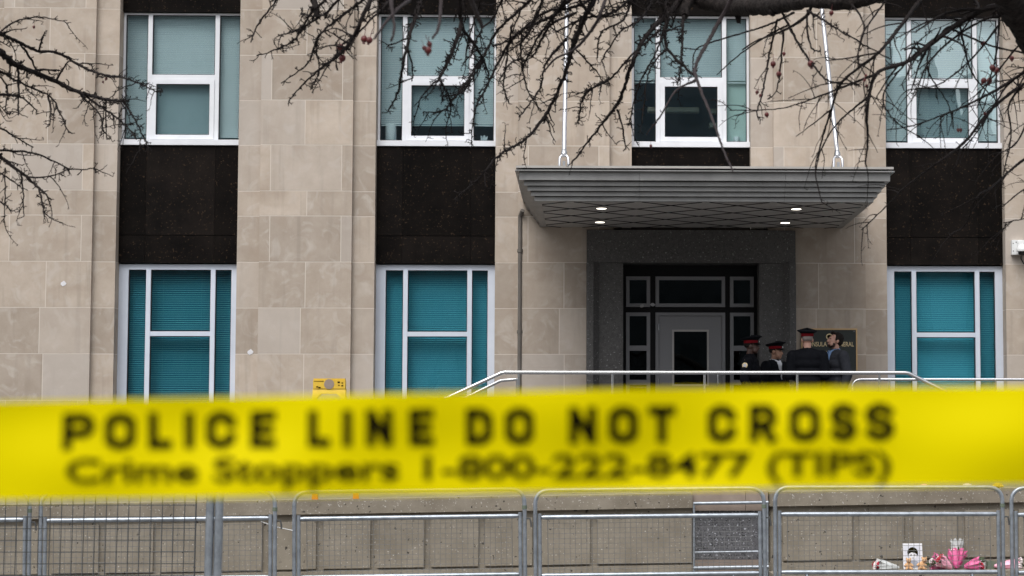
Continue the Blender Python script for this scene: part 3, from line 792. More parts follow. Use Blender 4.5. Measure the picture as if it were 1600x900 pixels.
# ------------------------------------------------------------------ crowd barriers
def make_barrier(W=2.18):
    root = thing('crowd_barrier', '', 'barrier')
    r = .0195
    MB().tube(bend([(0, 0, .02), (0, 0, 1.12), (W, 0, 1.12), (W, 0, .02)], .14, 7), r, 10).build('outer_frame', 'galv', root, True)
    for x in (.042, W - .042):
        MB().tube([(x, 0, .20), (x, 0, .90)], r * .95, 10).build('inner_upright', 'galv', root, True)
    for z in (.865, .315):
        MB().tube([(.06, 0, z), (.10, 0, z), (W - .10, 0, z), (W - .06, 0, z)], [r * .8, r, r, r * .8], 10, sq=1.1).build('cross_rail', 'galv', root, True)
    m = MB(); x0, x1, z0, z1 = .12, W - .12, .325, .855
    n = 37
    for i in range(n + 1):
        x = x0 + (x1 - x0) * i / n; m.tube([(x, .006, z0), (x + random.uniform(-.003, .003), .006, z1)], .0021 if 0 < i < n else .003, 4, False)
    for i in range(1, 11):
        z = z0 + (z1 - z0) * i / 11; m.tube([(x0, .009, z), (x1, .009, z)], .0021, 4, False)
    tag(m.build('wire_mesh', 'wire', root), None, kind='stuff')
    for x in (.3, W - .3):
        MB().tube([(x, -.30, .012), (x, -.26, .03), (x, 0, .30), (x, .26, .03), (x, .30, .012)], .014, 8).build('foot', 'galv', root, True)
    c = MB(); c.tube([(W + .02, 0, .84), (W + .05, 0, .84), (W + .06, 0, .80), (W + .062, 0, .76)], .008, 6); c.build('hook', 'dark_wire', root, True)
    cl = MB(); cl.lathe([(.024, 0), (.024, .035)], (W, 0, .93), n=10); cl.build('sleeve', 'green_plastic', root, True)
    return root
proto = make_barrier()
BARS = [(-7.40, -12.42, -.030, .012, 'crowd barrier at the far left edge, only its rounded end showing'),
        (-5.085, -12.55, -.010, .010, 'crowd barrier behind the pair of fence posts, left of centre'),
        (-2.74, -12.4, -.003, .013, 'crowd barrier right of the fence posts, below the word LINE'),
        (-.462, -12.4, .010, .010, 'crowd barrier in front of the speckled granite block'),
        (1.815, -12.4, .038, .0, 'crowd barrier in front of the flowers and the portrait print'),
        (4.083, -12.4, .030, .0, 'crowd barrier at the far right edge, only its rounded end showing')]
for i, (x, y, z, tl, lab) in enumerate(BARS):
    o = proto if i == 0 else copy_tree(proto)
    o.location = (x, y, z + .006); o.rotation_euler = (0, -tl, R_(random.uniform(-.6, .6)))
    tag(o, lab, 'barrier', 'galvanised crowd barriers along the wall')
ct = MB(); p = at(408, 815, -12.42); q = at(458, 829, -12.42)
ct.tube([p, (p + q) / 2 + Vector((0, -.02, -.008)), q], .004, 6)
tag(ct.build('cable_tie', 'white', None, True), 'thin white cable tie joining two barriers', 'cable tie')

# near fence with square mesh, at the left
FY = -20.0
fe = thing('mesh_fence', 'dark square wire mesh fence panel with paired steel posts in the left foreground', 'fence', (-2.6, FY, 0))
for px, s_ in ((328.5, 0), (342.5, .0)):
    b0 = at(px, 790, FY)
    MB().tube([(b0.x - .012, FY, gz(b0.x) - .02), (b0.x - .004, FY, .9), (b0.x, FY, 1.23), (b0.x + .003, FY, 1.42)], .0245, 12).build('post', 'galv', fe, True)
    MB().lathe([(.027, 0), (.027, .02), (.01, .03)], (b0.x + .003, FY, 1.415), n=12).build('post_cap', 'galv', fe, True)
m = MB()
xr = at(305, 790, FY).x
for i in range(30):
    x = xr - i * .0645; m.tube([(x - .012, FY + .03, gz(x)), (x, FY + .03, 1.33)], .0028 if i else .0048, 5, False)
for j in range(19):
    z = 1.232 - j * .0675; m.tube([(xr - 30 * .0645, FY + .034, z), (xr, FY + .034, z)], .0028, 5, False)
m.tube([(xr - 30 * .0645, FY + .03, 1.33), (xr, FY + .03, 1.33)], .005, 6)
tag(m.build('wire_mesh', 'dark_wire', fe), None, kind='stuff')

# ------------------------------------------------------------------ yellow folding barricade on the terrace
bx = -3.35; BY = -5.0
yb_ = thing('folding_barricade', 'yellow plastic folding barricade standing on the terrace', 'barricade', (bx, BY, TZ))
for s_ in (-1, 1):
    m = MB()
    def lean(p, s_=s_): return Vector((p.x, p.y + s_ * (.03 + .22 * (2.30 - p.z) / 1.0), p.z))
    m.box(bx - .215, bx - .165, BY - .012, BY + .012, TZ + .0, 2.29); m.box(bx + .165, bx + .215, BY - .012, BY + .012, TZ + .0, 2.29)
    m.box(bx - .165, bx + .165, BY - .012, BY + .012, 2.225, 2.29); m.box(bx - .165, bx + .165, BY - .012, BY + .012, 1.75, 1.95); m.box(bx - .165, bx + .165, BY - .012, BY + .012, 1.42, 1.55)
    for sx in (-1, 1):
        m.prism([(bx + sx * .165, 2.225), (bx + sx * .165, 2.17), (bx + sx * .10, 2.225)][::sx], BY - .012, BY + .012)
    m.build('leaf', 'yellow_plastic', yb_, fn=lean)
MB().box(bx - .21, bx + .21, BY - .055, BY + .055, 2.291, 2.40).build('top_box', 'yellow_plastic', yb_)
rim = MB(); rim.box(bx - .205, bx + .205, BY - .045, BY + .045, 2.401, 2.425); rim.build('top_rim', 'yellow_plastic', yb_)
hl = MB(); hl.lathe([(.066, 0), (.066, .003)], (bx, BY - .0555, 2.35), 'y', 20); hl.build('round_recess', 'brown_stone', yb_)  # flat brown disc, its colour paints the shade inside a round hole
mk = MB()
for x, z, s_ in ((.13, 2.375, .02), (.175, 2.365, .014), (.13, 2.335, .012), (.175, 2.33, .016), (-.15, 2.315, .016), (-.12, 2.305, .018)): mk.box(bx + x - s_, bx + x + s_ * .6, BY - .0575, BY - .0555, z - s_ * .5, z + s_ * .5)
mk.box(bx - .20, bx - .07, BY - .0575, BY - .0555, 2.385, 2.392)
mk.build('stencil_mark', 'black_print', yb_)

# ------------------------------------------------------------------ people
def limb(mb, pts, rad, sides=10, sq=1.0):
    """tapered limb with round joints"""
    mb.tube(pts, rad, sides, True, sq)
    for p, r in zip(pts, rad): mb.ell(p, (r, r, r), 10, 6)
def person(label, x, y, h, face, skin, jacket, cap=None, hair=None, pose='down', pitch=0.0, turn=0.0, shirt=None, beard=False, tie=False, lift=0.0):
    """built facing -y, then turned"""
    root = thing('person', label, 'person', (x, y, PZ))
    k = h / 1.75
    def V(a, b_, c): return Vector((a * k, b_ * k, c * k))
    arms = {'down': [((.212, .0, 1.415), (.270, .03, 1.14), (.255, -.06, .90)), ((-.212, .0, 1.415), (-.270, .03, 1.14), (-.255, -.06, .90))],
            'front': [((.212, .0, 1.415), (.255, .02, 1.14), (.10, -.20, 1.08)), ((-.212, .0, 1.415), (-.255, .02, 1.14), (-.10, -.20, 1.05))]}[pose]
    legs = [((s * .092, .0, .93), (s * .105, -.015, .50), (s * .11, .03, .09)) for s in (1, -1)]
    def torso(mb, e):
        for z, rx, ry, yy in ((.93, .165, .12, 0), (1.05, .155, .11, 0), (1.18, .165, .115, -.005), (1.30, .18, .12, -.005), (1.39, .165, .105, .005)):
            mb.ell(V(0, yy, z), ((rx + e) * k, (ry + e) * k, .11 * k), 18, 10)
        mb.tube([V(-.15, .0, 1.405), V(0, .005, 1.44), V(.15, 0, 1.405)], [(.062 + e) * k, (.075 + e) * k, (.062 + e) * k], 12)
    def arms_(mb, e, to=1.0):
        for a in arms:
            p = [V(*q) for q in a]
            limb(mb, p, [(.062 + e) * k, (.050 + e) * k, (.034 + e) * k])
    def legs_(mb, e):
        for l in legs:
            limb(mb, [V(*q) for q in l], [(.085 + e) * k, (.060 + e) * k, (.042 + e) * k])
    # --- head in its own frame, then placed on the neck
    hc = V(0, -.02, 1.64)
    Rm = (Matrix.Rotation(R_(turn), 3, 'Z') @ Matrix.Rotation(R_(pitch), 3, 'X'))
    piv = V(0, .0, 1.54)
    def H(p): return piv + Rm @ (Vector(p) * k + (hc - piv))
    hb = MB()
    hb.ell((0, .018, .035), (.076, .094, .082), 16, 12)          # skull
    hb.ell((0, -.030, -.020), (.062, .066, .080), 16, 12)        # face
    hb.ell((0, -.062, -.088), (.032, .030, .026), 12, 8)         # chin
    hb.tube([(0, -.088, .022), (0, -.106, -.012), (0, -.116, -.030), (0, -.092, -.036)], [.010, .013, .016, .010], 8)   # nose
    hb.tube([(-.036, -.083, .030), (0, -.092, .032), (.036, -.083, .030)], .011, 8)   # brow
    hb.tube([(-.024, -.087, -.058), (0, -.096, -.058), (.024, -.087, -.058)], .009, 8)   # mouth
    for s in (1, -1):
        hb.ell((s * .078, .012, -.008), (.012, .022, .034), 8, 6)       # ear
        hb.ell((s * .048, -.055, -.065), (.022, .030, .030), 8, 6)      # jaw
    mb = MB()
    mb.add([H(v) for v in hb.v], hb.f)
    mb.tube([V(0, .015, 1.40), V(0, .012, 1.49), H((0, .015, -.05))], [.062 * k, .056 * k, .054 * k], 12)
    torso(mb, -.012); arms_(mb, -.008); legs_(mb, -.010)
    for a, sgn in zip(arms, (1, -1)):                                     # hands: palm, four fingers, thumb
        e, wv = V(*a[1]), V(*a[2]); d = (wv - e).normalized()
        side = Vector((0, -1, 0)) if abs(d.z) > .6 else Vector((0, 0, 1))
        side = (side - d * side.dot(d)).normalized(); nrm = d.cross(side)
        pc = wv + d * .05 * k
        mb.tube([wv, pc, pc + d * .045 * k], [.026 * k, .036 * k, .036 * k], 10, True, .5, up=nrm)
        for q, L in enumerate((.070, .080, .074, .058)):
            b0 = pc + d * .040 * k + side * (.027 - q * .018) * k
            cu_ = nrm * (-.020 * sgn * k)
            mb.tube([b0, b0 + d * L * .5 * k + cu_ * .3, b0 + d * L * .85 * k + cu_], [.0095 * k, .009 * k, .0075 * k], 7)
        b0 = wv + d * .03 * k + side * .026 * k
        mb.tube([b0, b0 + (d * .6 + side * .8) * .035 * k, b0 + (d * .95 + side * .75) * .062 * k], [.012 * k, .011 * k, .009 * k], 7)
    for s in (1, -1): mb.tube([V(s * .11, .05, .045), V(s * .115, -.05, .035), V(s * .12, -.16, .025)], [.040 * k, .040 * k, .028 * k], 10)
    me = remesh(mb, .0095, 3, 'body'); me.materials.append(M[skin])
    body = bpy.data.objects.new('body', me); COL.objects.link(body); body.parent = root
    def wear(name, mb, m, vox=.013, sm=5):
        me = remesh(mb, vox, sm, name); me.materials.append(M[m])
        o = bpy.data.objects.new(name, me); COL.objects.link(o); o.parent = root; return o
    jb = MB(); torso(jb, .034); arms_(jb, .024)
    jb.ell(V(0, .0, .93), (.205 * k, .158 * k, .17 * k), 18, 10)
    jb.tube([V(0, .014, 1.44), V(0, .012, 1.505)], [.085 * k, .070 * k], 14)
    if shirt: jb.tube([V(-.055, -.05, 1.50), V(-.085, -.085, 1.42)], .022 * k, 8); jb.tube([V(.055, -.05, 1.50), V(.085, -.085, 1.42)], .022 * k, 8)
    wear('jacket', jb, jacket)
    tb = MB(); legs_(tb, .020); tb.ell(V(0, 0, .90), (.17 * k, .125 * k, .10 * k), 16, 8)
    for s in (1, -1): tb.tube([V(s * .105, -.015, .5), V(s * .112, .02, .05)], [.075 * k, .066 * k], 10)
    wear('trousers', tb, 'navy')
    for s in (1, -1):
        sb = MB(); sb.tube([V(s * .11, .075, .045), V(s * .113, -.03, .05), V(s * .12, -.13, .04), V(s * .122, -.185, .032)], [.042 * k, .050 * k, .046 * k, .030 * k], 10)
        sb.box((s * .115 - .045) * k, (s * .115 + .045) * k, -.18 * k, .10 * k, 0, .025 * k)
        o = sb.build('shoe', 'shoe', None, True); o.parent = root
    def on(mb, name, m, parent=root, smooth=True, head=False):
        if head: mb.v = [H(v) for v in mb.v]
        o = mb.build(name, m, None, smooth); o.parent = parent; return o
    if shirt:
        m = MB()
        m.add([V(-.052, -.152, 1.40), V(.052, -.152, 1.40), V(.0, -.170, 1.20), V(-.045, -.085, 1.50), V(.045, -.085, 1.50),
               V(-.052, -.12, 1.40), V(.052, -.12, 1.40), V(0, -.13, 1.2), V(-.045, -.05, 1.50), V(.045, -.05, 1.50)],
              [(0, 2, 1), (3, 0, 1, 4), (5, 6, 7), (8, 9, 6, 5), (0, 3, 8, 5), (1, 6, 9, 4), (2, 0, 5, 7), (1, 2, 7, 6), (3, 4, 9, 8)])
        on(m, 'shirt_front', shirt, smooth=False)
        cb = MB(); cb.tube([V(-.062, .04, 1.515), V(-.068, -.02, 1.51), V(-.045, -.075, 1.495), V(0, -.098, 1.47), V(.045, -.075, 1.495), V(.068, -.02, 1.51), V(.062, .04, 1.515)], .016 * k, 8)
        on(cb, 'collar', shirt)
        if tie:
            tb = MB(); tb.prism([(-.018 * k, 1.475 * k), (.018 * k, 1.475 * k), (.022 * k, 1.22 * k), (0, 1.19 * k), (-.022 * k, 1.22 * k)], -.182 * k, -.172 * k); on(tb, 'tie', 'navy', smooth=False)
        else:
            bt = MB()
            for z, yy in ((1.42, -.150), (1.35, -.162), (1.28, -.170)): bt.ell(V(0, yy, z), (.006, .004, .006), 8, 5)
            on(bt, 'button', 'navy')
    if cap:
        hh = MB(); hh.ell((0, .022, .030), (.079, .096, .070), 16, 10)
        # cropped hair below the cap
        hh.v = [(a, max(b_, -.03) , max(c, -.02)) for a, b_, c in hh.v]
        on(hh, 'hair', hair or 'hair_dark', head=True)
        cb = MB()
        n = 28
        rings = [(.084, .104, .050, 0), (.086, .106, .092, 0), (.112, .136, .110, -.004), (.146, .168, .130, -.008), (.144, .166, .140, -.006), (.07, .09, .156, .0), (.005, .005, .158, .0)]
        for rx, ry, z, yy in rings:
            for q in range(n):
                a = 2 * math.pi * q / n
                cb.v.append((rx * math.cos(a), .012 + yy + ry * math.sin(a), z + (.020 * -math.sin(a) if z > .1 else 0)))
        for i in range(len(rings) - 1):
            for q in range(n): cb.f.append((i * n + q, i * n + (q + 1) % n, (i + 1) * n + (q + 1) % n, (i + 1) * n + q)); cb.mi.append(0)
        co = on(cb, 'cap', 'navy', head=True)
        bb = MB(); bb.lathe([(.087, .050), (.0885, .052), (.0905, .094), (.088, .095)], (0, .012, 0), n=n, sy=1.215); on(bb, 'cap_band', 'cap_red', co, head=True)
        pk = MB(); pts = []
        for q in range(13):
            a = math.pi + math.pi * q / 12
            pts.append((.082 * math.cos(a), .005 + .105 * math.sin(a), .056)); pts.append((.086 * math.cos(a), .005 + .168 * math.sin(a), .056 - .030 * abs(math.sin(a))))
        pk.add(pts, [(2 * q, 2 * q + 1, 2 * q + 3, 2 * q + 2) for q in range(12)])
        pk.add([(a, b_, c - .005) for a, b_, c in pts], [(2 * q, 2 * q + 2, 2 * q + 3, 2 * q + 1) for q in range(12)])
        on(pk, 'cap_peak', 'shoe', co, head=True)
        bd = MB(); bd.ell((0, -.118, .078), (.011, .006, .013), 8, 6); on(bd, 'cap_badge', 'white', co, head=True)
    elif hair:
        hh = MB(); hh.ell((0, .026, .050), (.086, .100, .085), 16, 10); hh.ell((0, -.045, .105), (.060, .040, .028), 12, 8); hh.ell((0, .062, .0), (.070, .060, .065), 12, 8)
        for s in (1, -1): hh.ell((s * .072, .0, .035), (.016, .035, .045), 8, 6)
        hh.v = [(a, b_ if c > .085 else max(b_, -.045 + .02), c) for a, b_, c in hh.v]
        me = remesh(hh, .008, 3, 'hair'); me.materials.append(M[hair])
        for v in me.vertices: v.co = H(v.co)
        o = bpy.data.objects.new('hair', me); COL.objects.link(o); o.parent = root
        if beard:
            be = MB(); be.ell((0, -.058, -.084), (.040, .038, .034), 12, 8)
            for s in (1, -1): be.ell((s * .050, -.030, -.066), (.020, .036, .034), 8, 6)
            be.tube([(-.028, -.098, -.046), (0, -.106, -.043), (.028, -.098, -.046)], .008, 6)
            me = remesh(be, .007, 3, 'beard'); me.materials.append(M['beard'])
            for v in me.vertices: v.co = H(v.co)
            o = bpy.data.objects.new('beard', me); COL.objects.link(o); o.parent = root
    eyes = MB()
    for s in (1, -1): eyes.ell((s * .031, -.084, .012), (.012, .008, .006), 8, 6)
    on(eyes, 'eye', 'hair_dark', head=True)
    root.rotation_euler = (0, 0, R_(face))
    return root, V, k
def patch(root, V, pos, r, k, out):
    """round gold shoulder badge"""
    m = MB(); m.lathe([(r, 0), (r, .004), (r * .8, .006)], (0, 0, 0), 'y', 20); m.lathe([(r * .55, .0061), (r * .5, .008)], (0, 0, 0), 'y', 16)
    o = m.build('shoulder_badge', 'gold', None); o.parent = root
    o.location = V(*pos); o.rotation_euler = Vector(out).to_track_quat('-Y', 'Z').to_euler()
    m = MB(); m.lathe([(r * .62, .0082), (r * .62, .0095)], (0, 0, 0), 'y', 16); q = m.build('badge_centre', 'pale_ink', None); q.parent = o
r_, V_, k_ = person('officer in peaked cap with gold shoulder badge standing in front of the door sidelight', 2.46, -1.55, 1.72, 72, 'skin_dark', 'navy', cap=True, hair='hair_dark', turn=10)
patch(r_, V_, (-.300, .012, 1.345), .042, k_, (-1, .1, .12))
_b = MB(); _b.ell(V_(-.285, .012, 1.415), (.008, .014, .022), 8, 6); _o = _b.build('shoulder_crown', 'gold', None, True); _o.parent = r_
person('officer in red banded cap, white shirt and tie, facing right between two officers', 2.90, -.75, 1.67, 42, 'skin_mid', 'navy', cap=True, hair='hair_dark', turn=22, shirt='shirt_white', tie=True)
person('officer in dark tunic and red banded cap with his back to the camera', 3.26, -2.05, 1.80, 172, 'skin_light', 'navy', cap=True, hair='hair_grey', turn=8, pose='front')
person('bearded man in charcoal jacket and blue shirt looking up to the left', 3.70, -1.75, 1.80, -62, 'skin_light', 'charcoal', hair='hair_dark', pitch=-13, turn=-14, shirt='shirt_blue', beard=True)

# ------------------------------------------------------------------ police tape in the foreground
TS = 0.11
TY0 = -30.555
def tp(px, py, off=0.0): return at(px, py, TY0 - off, TS)
def spl(tab, x):
    for (x0, y0), (x1, y1) in zip(tab, tab[1:]):
        if x <= x1 or (x1, y1) == tab[-1]: return y0 + (y1 - y0) * (x - x0) / (x1 - x0)
TOPE = [(-400, 636), (0, 627), (500, 617), (1000, 607), (1300, 604), (1600, 603), (2000, 603)]
BOTE = [(-400, 792), (0, 783), (500, 775), (1000, 767), (1300, 762), (1600, 758), (2000, 755)]
tape = thing('police_tape', 'yellow plastic police tape with black lettering stretched across the foreground', 'tape', (0, TY0, 1.6))
m = MB(); NU, NV = 500, 14
def wave(px, v): return .0030 * math.sin(px * .0062 + v * 2.2) + .0018 * math.sin(px * .017 + 1 + v * 3.0) + .0012 * math.sin(px * .004 - v * 6 + 2)
def tpw(px, py, v, off=0.0):
    p = tp(px, py); return Vector((p.x, p.y + wave(px, v) - off, p.z))
PXA, PXB = -3300, 4900
for i in range(NU * 2 + 1):
    px = PXA + (PXB - PXA) * i / (NU * 2)
    for j in range(NV + 1):
        v = j / NV
        a, b_ = spl(TOPE, px), spl(BOTE, px)
        m.v.append(tpw(px, a + (b_ - a) * v, v))
for i in range(NU * 2):
    for j in range(NV):
        q = i * (NV + 1) + j
        m.f.append((q, q + 1, q + NV + 2, q + NV + 1)); m.mi.append(0)
m.build('tape_band', 'tape', tape, True)
def vof(px, py): a, b_ = spl(TOPE, px), spl(BOTE, px); return (py - a) / (b_ - a)
L1 = [('P', 97, 147), ('O', 163, 211), ('L', 231, 268), ('I', 288, 301), ('C', 321, 367), ('E', 391, 431),
      ('L', 482, 517), ('I', 537, 550), ('N', 573, 614), ('E', 640, 678), ('D', 728, 770), ('O', 789, 834),
      ('N', 889, 932), ('O', 951, 997), ('T', 1013, 1056), ('C', 1106, 1150), ('R', 1171, 1213), ('O', 1233, 1281), ('S', 1297, 1338), ('S', 1352, 1397)]
O8 = [(.3, 0), (0, .16), (0, .84), (.3, 1), (.7, 1), (1, .84), (1, .16), (.7, 0), (.3, 0)]
PP = [(0, 0), (0, 1), (.75, 1), (1, .85), (1, .58), (.75, .43), (0, .43)]
STROKES = {'P': [PP], 'O': [O8], 'L': [[(0, 1), (0, 0), (1, 0)]], 'I': [[(.5, 0), (.5, 1)]], 'C': [[(1, .76), (1, .84), (.7, 1), (.3, 1), (0, .84), (0, .16), (.3, 0), (.7, 0), (1, .16), (1, .24)]],
           'E': [[(1, 1), (0, 1), (0, 0), (1, 0)], [(.1, .5), (.85, .5)]], 'N': [[(0, 0), (0, 1)], [(1, 0), (1, 1)], [(.06, .96), (.94, .04)]], 'D': [[(0, 0), (0, 1), (.62, 1), (1, .82), (1, .18), (.62, 0), (0, 0)]],
           'T': [[(0, 1), (1, 1)], [(.5, .95), (.5, 0)]], 'R': [PP, [(.45, .43), (1, -.05)]],
           'S': [[(.96, .86), (.7, 1), (.3, 1), (0, .84), (0, .66), (.28, .53), (.72, .47), (1, .34), (1, .16), (.7, 0), (.3, 0), (.04, .14)]]}
m = MB(); HWS = 7.2
for ch, xa, xb in L1:
    for si, st in enumerate(STROKES[ch]):
        q = []
        for x, y in st:
            px = xa + HWS + x * (xb - xa - 2 * HWS)
            base = 703 - 15.0 * (px - 100) / 1290 - HWS; capt = 646 - 16.5 * (px - 100) / 1290 + HWS
            q.append(Vector((px, base + y * (capt - base))))
        closed = (q[0] - q[-1]).length < .5
        row = []
        for i, p in enumerate(q):
            d0 = (p - q[i - 1]).normalized() if i else ((p - q[-2]).normalized() if closed else None)
            d1 = (q[i + 1] - p).normalized() if i < len(q) - 1 else ((q[1] - p).normalized() if closed else None)
            if d0 is None or d1 is None:
                d = d1 or d0; e = p - d * HWS if d0 is None else p + d * HWS
                if ch in 'TI' or ch == 'E' or ch == 'R': e = p - d * (HWS - .01) if d0 is None else p + d * (HWS - .01)
                n_ = Vector((-d.y, d.x)) * HWS; row.append((e + n_, e - n_)); continue
            n0, n1 = Vector((-d0.y, d0.x)), Vector((-d1.y, d1.x))
            mm = (n0 + n1).normalized(); k_ = HWS / max(.62, mm.dot(n0)); row.append((p + mm * k_, p - mm * k_))
        P_ = [tpw(v.x, v.y, vof(v.x, v.y), .0010 + .00008 * si) for pr_ in row for v in pr_]
        m.add(P_, [(2 * i, 2 * i + 1, 2 * i + 3, 2 * i + 2) for i in range(len(row) - 1)])
tag(m.build('lettering', 'black_print', tape), 'black capitals POLICE LINE DO NOT CROSS')
vs, fs = text_geo('Crime Stoppers 1-800-222-8477 (TIPS)', .024)
x0, x1 = min(v.x for v in vs), max(v.x for v in vs)
m = MB(); P_ = []
for v in vs:
    px = 104 + (v.x - x0) / (x1 - x0) * (1392 - 104)
    base = 754 - 12.0 * (px - 100) / 1290
    py = base - v.y / .72 * 38
    P_.append(tpw(px, py, vof(px, py), .0010))
m.add(P_, fs)
tag(m.build('lettering', 'black_print', tape), 'smaller black line of lettering with a telephone number')
for px, nm in ((PXA, 'grey steel sign post holding the left end of the police tape'), (PXB, 'grey steel sign post holding the right end of the police tape')):
    p = tp(px, 690); q = MB()
    q.tube([(p.x, p.y + .033, gz(p.x) - .03), (p.x, p.y + .033, 2.4)], .03, 10)
    q.lathe([(.033, 0), (.033, .015), (.012, .03)], (p.x, p.y + .033, 2.4), n=10)
    tag(q.build('sign_post', 'galv', None, True), nm, 'post', 'posts holding the tape')

# ------------------------------------------------------------------ crabapple trees
def yfield(px, py): return -20.9 + .75 * math.sin(px * .0075 + py * .006) + .45 * math.sin(px * .017 - py * .013 + 1.7)
def catmull(pts, step):
    out = []
    P = [pts[0]] + pts + [pts[-1]]
    for i in range(1, len(P) - 2):
        a, b_, c, d = P[i - 1], P[i], P[i + 1], P[i + 2]
        n = max(1, int((c - b_).length / step))
        for q in range(n):
            t_ = q / n
            out.append(.5 * ((2 * b_) + (c - a) * t_ + (2 * a - 5 * b_ + 4 * c - d) * t_ * t_ + (3 * b_ - a - 3 * c + d) * t_ ** 3))
    out.append(P[-2]); return out
PXM = 1 / 288.0      # metres for one photograph pixel at the trees
def rdir(): 
    while True:
        v = Vector((random.uniform(-1, 1), random.uniform(-1, 1), random.uniform(-1, 1)))
        if .05 < v.length < 1: return v.normalized()
def spur(mb, p, d, L, r, sub=2):
    """short knobby side shoot with buds"""
    pts = [p]; q = p; dd = d
    for i in range(3):
        dd = (dd + rdir() * .45).normalized(); q = q + dd * L / 3; pts.append(q)
    mb.tube(pts, [r, r * .8, r * .72, r * .85], 4, True)
    if sub and L > 4 * PXM:
        for i in range(random.randint(0, 2)):
            spur(mb, pts[random.randint(1, 3)], (dd + rdir() * 1.1).normalized(), L * random.uniform(.4, .75), r * .8, sub - 1)
def twig(mb, p, d, L, r, style):
    n = max(3, int(L / (7 * PXM))); pts = [p]; q = p; dd = d
    for i in range(n):
        dd = (dd + rdir() * (.26 if style == 'knobby' else .12) + Vector((0, 0, -.05))).normalized(); q = q + dd * L / n; pts.append(q)
    mb.tube(pts, [r * (1 - .6 * i / n) for i in range(n + 1)], 4, True)
    for i in range(1, n + 1):
        if random.random() < (.75 if style == 'knobby' else .3):
            spur(mb, pts[i], (rdir() + dd * .4).normalized(), random.uniform(4, 9) * PXM, r * .62, 1)
def branch(root, px, t0, t1, style='knobby', dy=0.0, m='bark', dens=1.0, noise=True):
    pts = [at(x, y, yfield(x, y) + dy) for x, y in px]
    sc_ = (pts[0].y + 32) / 11.1
    pts = catmull(pts, 7 * PXM * sc_)
    amp = (1.0 if style == 'knobby' else .5) * PXM * sc_
    pts = [pts[0]] + [p + rdir() * amp for p in pts[1:-1]] + [pts[-1]]
    n = len(pts); mb = MB(); rad = []
    for i in range(n):
        t_ = (t0 + (t1 - t0) * i / max(1, n - 1)) * 1.18
        rad.append(t_ / 2 * PXM * sc_ * random.uniform(.88, 1.16))
    mb.tube(pts, rad, 6, True)
    for i in range(1, n):
        d = (pts[i] - pts[i - 1]).normalized()
        if style == 'knobby':
            for q in range(2):
                if random.random() < .50 * dens:
                    spur(mb, pts[i], (rdir() + d * .35).normalized(), random.uniform(5, 13) * PXM * sc_, max(.9 * PXM, rad[i] * .42), 2)
            if random.random() < .12 * dens:
                twig(mb, pts[i], (rdir() + d * .9 + Vector((0, 0, -.2))).normalized(), random.uniform(24, 62) * PXM, max(1.0 * PXM, rad[i] * .55), style)
        elif style == 'fine':
            if random.random() < .30 * dens: spur(mb, pts[i], (rdir() + d * .5).normalized(), random.uniform(4, 8) * PXM, .6 * PXM, 0)
            if random.random() < .20 * dens: twig(mb, pts[i], (rdir() * .9 + d * .9).normalized(), random.uniform(30, 85) * PXM, max(.85 * PXM, rad[i] * .5), 'fine')
        else:
            if random.random() < .15: spur(mb, pts[i], (rdir() + d * .4).normalized(), random.uniform(3, 7) * PXM * sc_, .8 * PXM, 0)
    return mb.build('branch', m, root)

tl = at(-420, 900, -21.2); tl.z = gz(tl.x)
lt = thing('crabapple_tree', 'bare knobby crabapple tree reaching in from the left edge', 'tree', tl, 'bare crabapple trees')
def thick(root, name, px, ts, m='limb_bark', sides=12, dy=0.0, ground=False):
    pts = [at(x, y, yfield(x, y) + dy) for x, y in px]
    if ground: pts[0].z = gz(pts[0].x) - .1
    rr = []
    fine = catmull(pts, 10 * PXM); n = len(fine)
    for i in range(n):
        u = i / (n - 1) * (len(ts) - 1); a = int(min(u, len(ts) - 2)); rr.append((ts[a] + (ts[a + 1] - ts[a]) * (u - a)) / 2 * PXM * random.uniform(.86, 1.14))
    fine = [p + rdir() * 1.2 * PXM for p in fine]
    mb = MB().tube(fine, rr, sides, True)
    for i in range(0, n, 2):
        if random.random() < .55:
            d = rdir(); q_ = random.uniform(.25, .5); mb.ell(fine[i] + d * rr[i] * .85, (rr[i] * q_, rr[i] * q_, rr[i] * q_ * 1.2), 8, 6)
    return mb.build(name, m, root, True)
thick(lt, 'trunk', [(-420, 1140), (-410, 800), (-390, 500), (-360, 330), (-300, 200)], [62, 52, 46, 40, 26], ground=True)
thick(lt, 'limb', [(-365, 330), (-250, 180), (-120, 100), (0, 80)], [30, 22, 14, 9])
thick(lt, 'limb', [(-375, 400), (-250, 290), (-120, 240), (0, 242)], [24, 18, 12, 7])
thick(lt, 'limb', [(-300, 200), (-270, 60), (-200, -120)], [26, 20, 12])
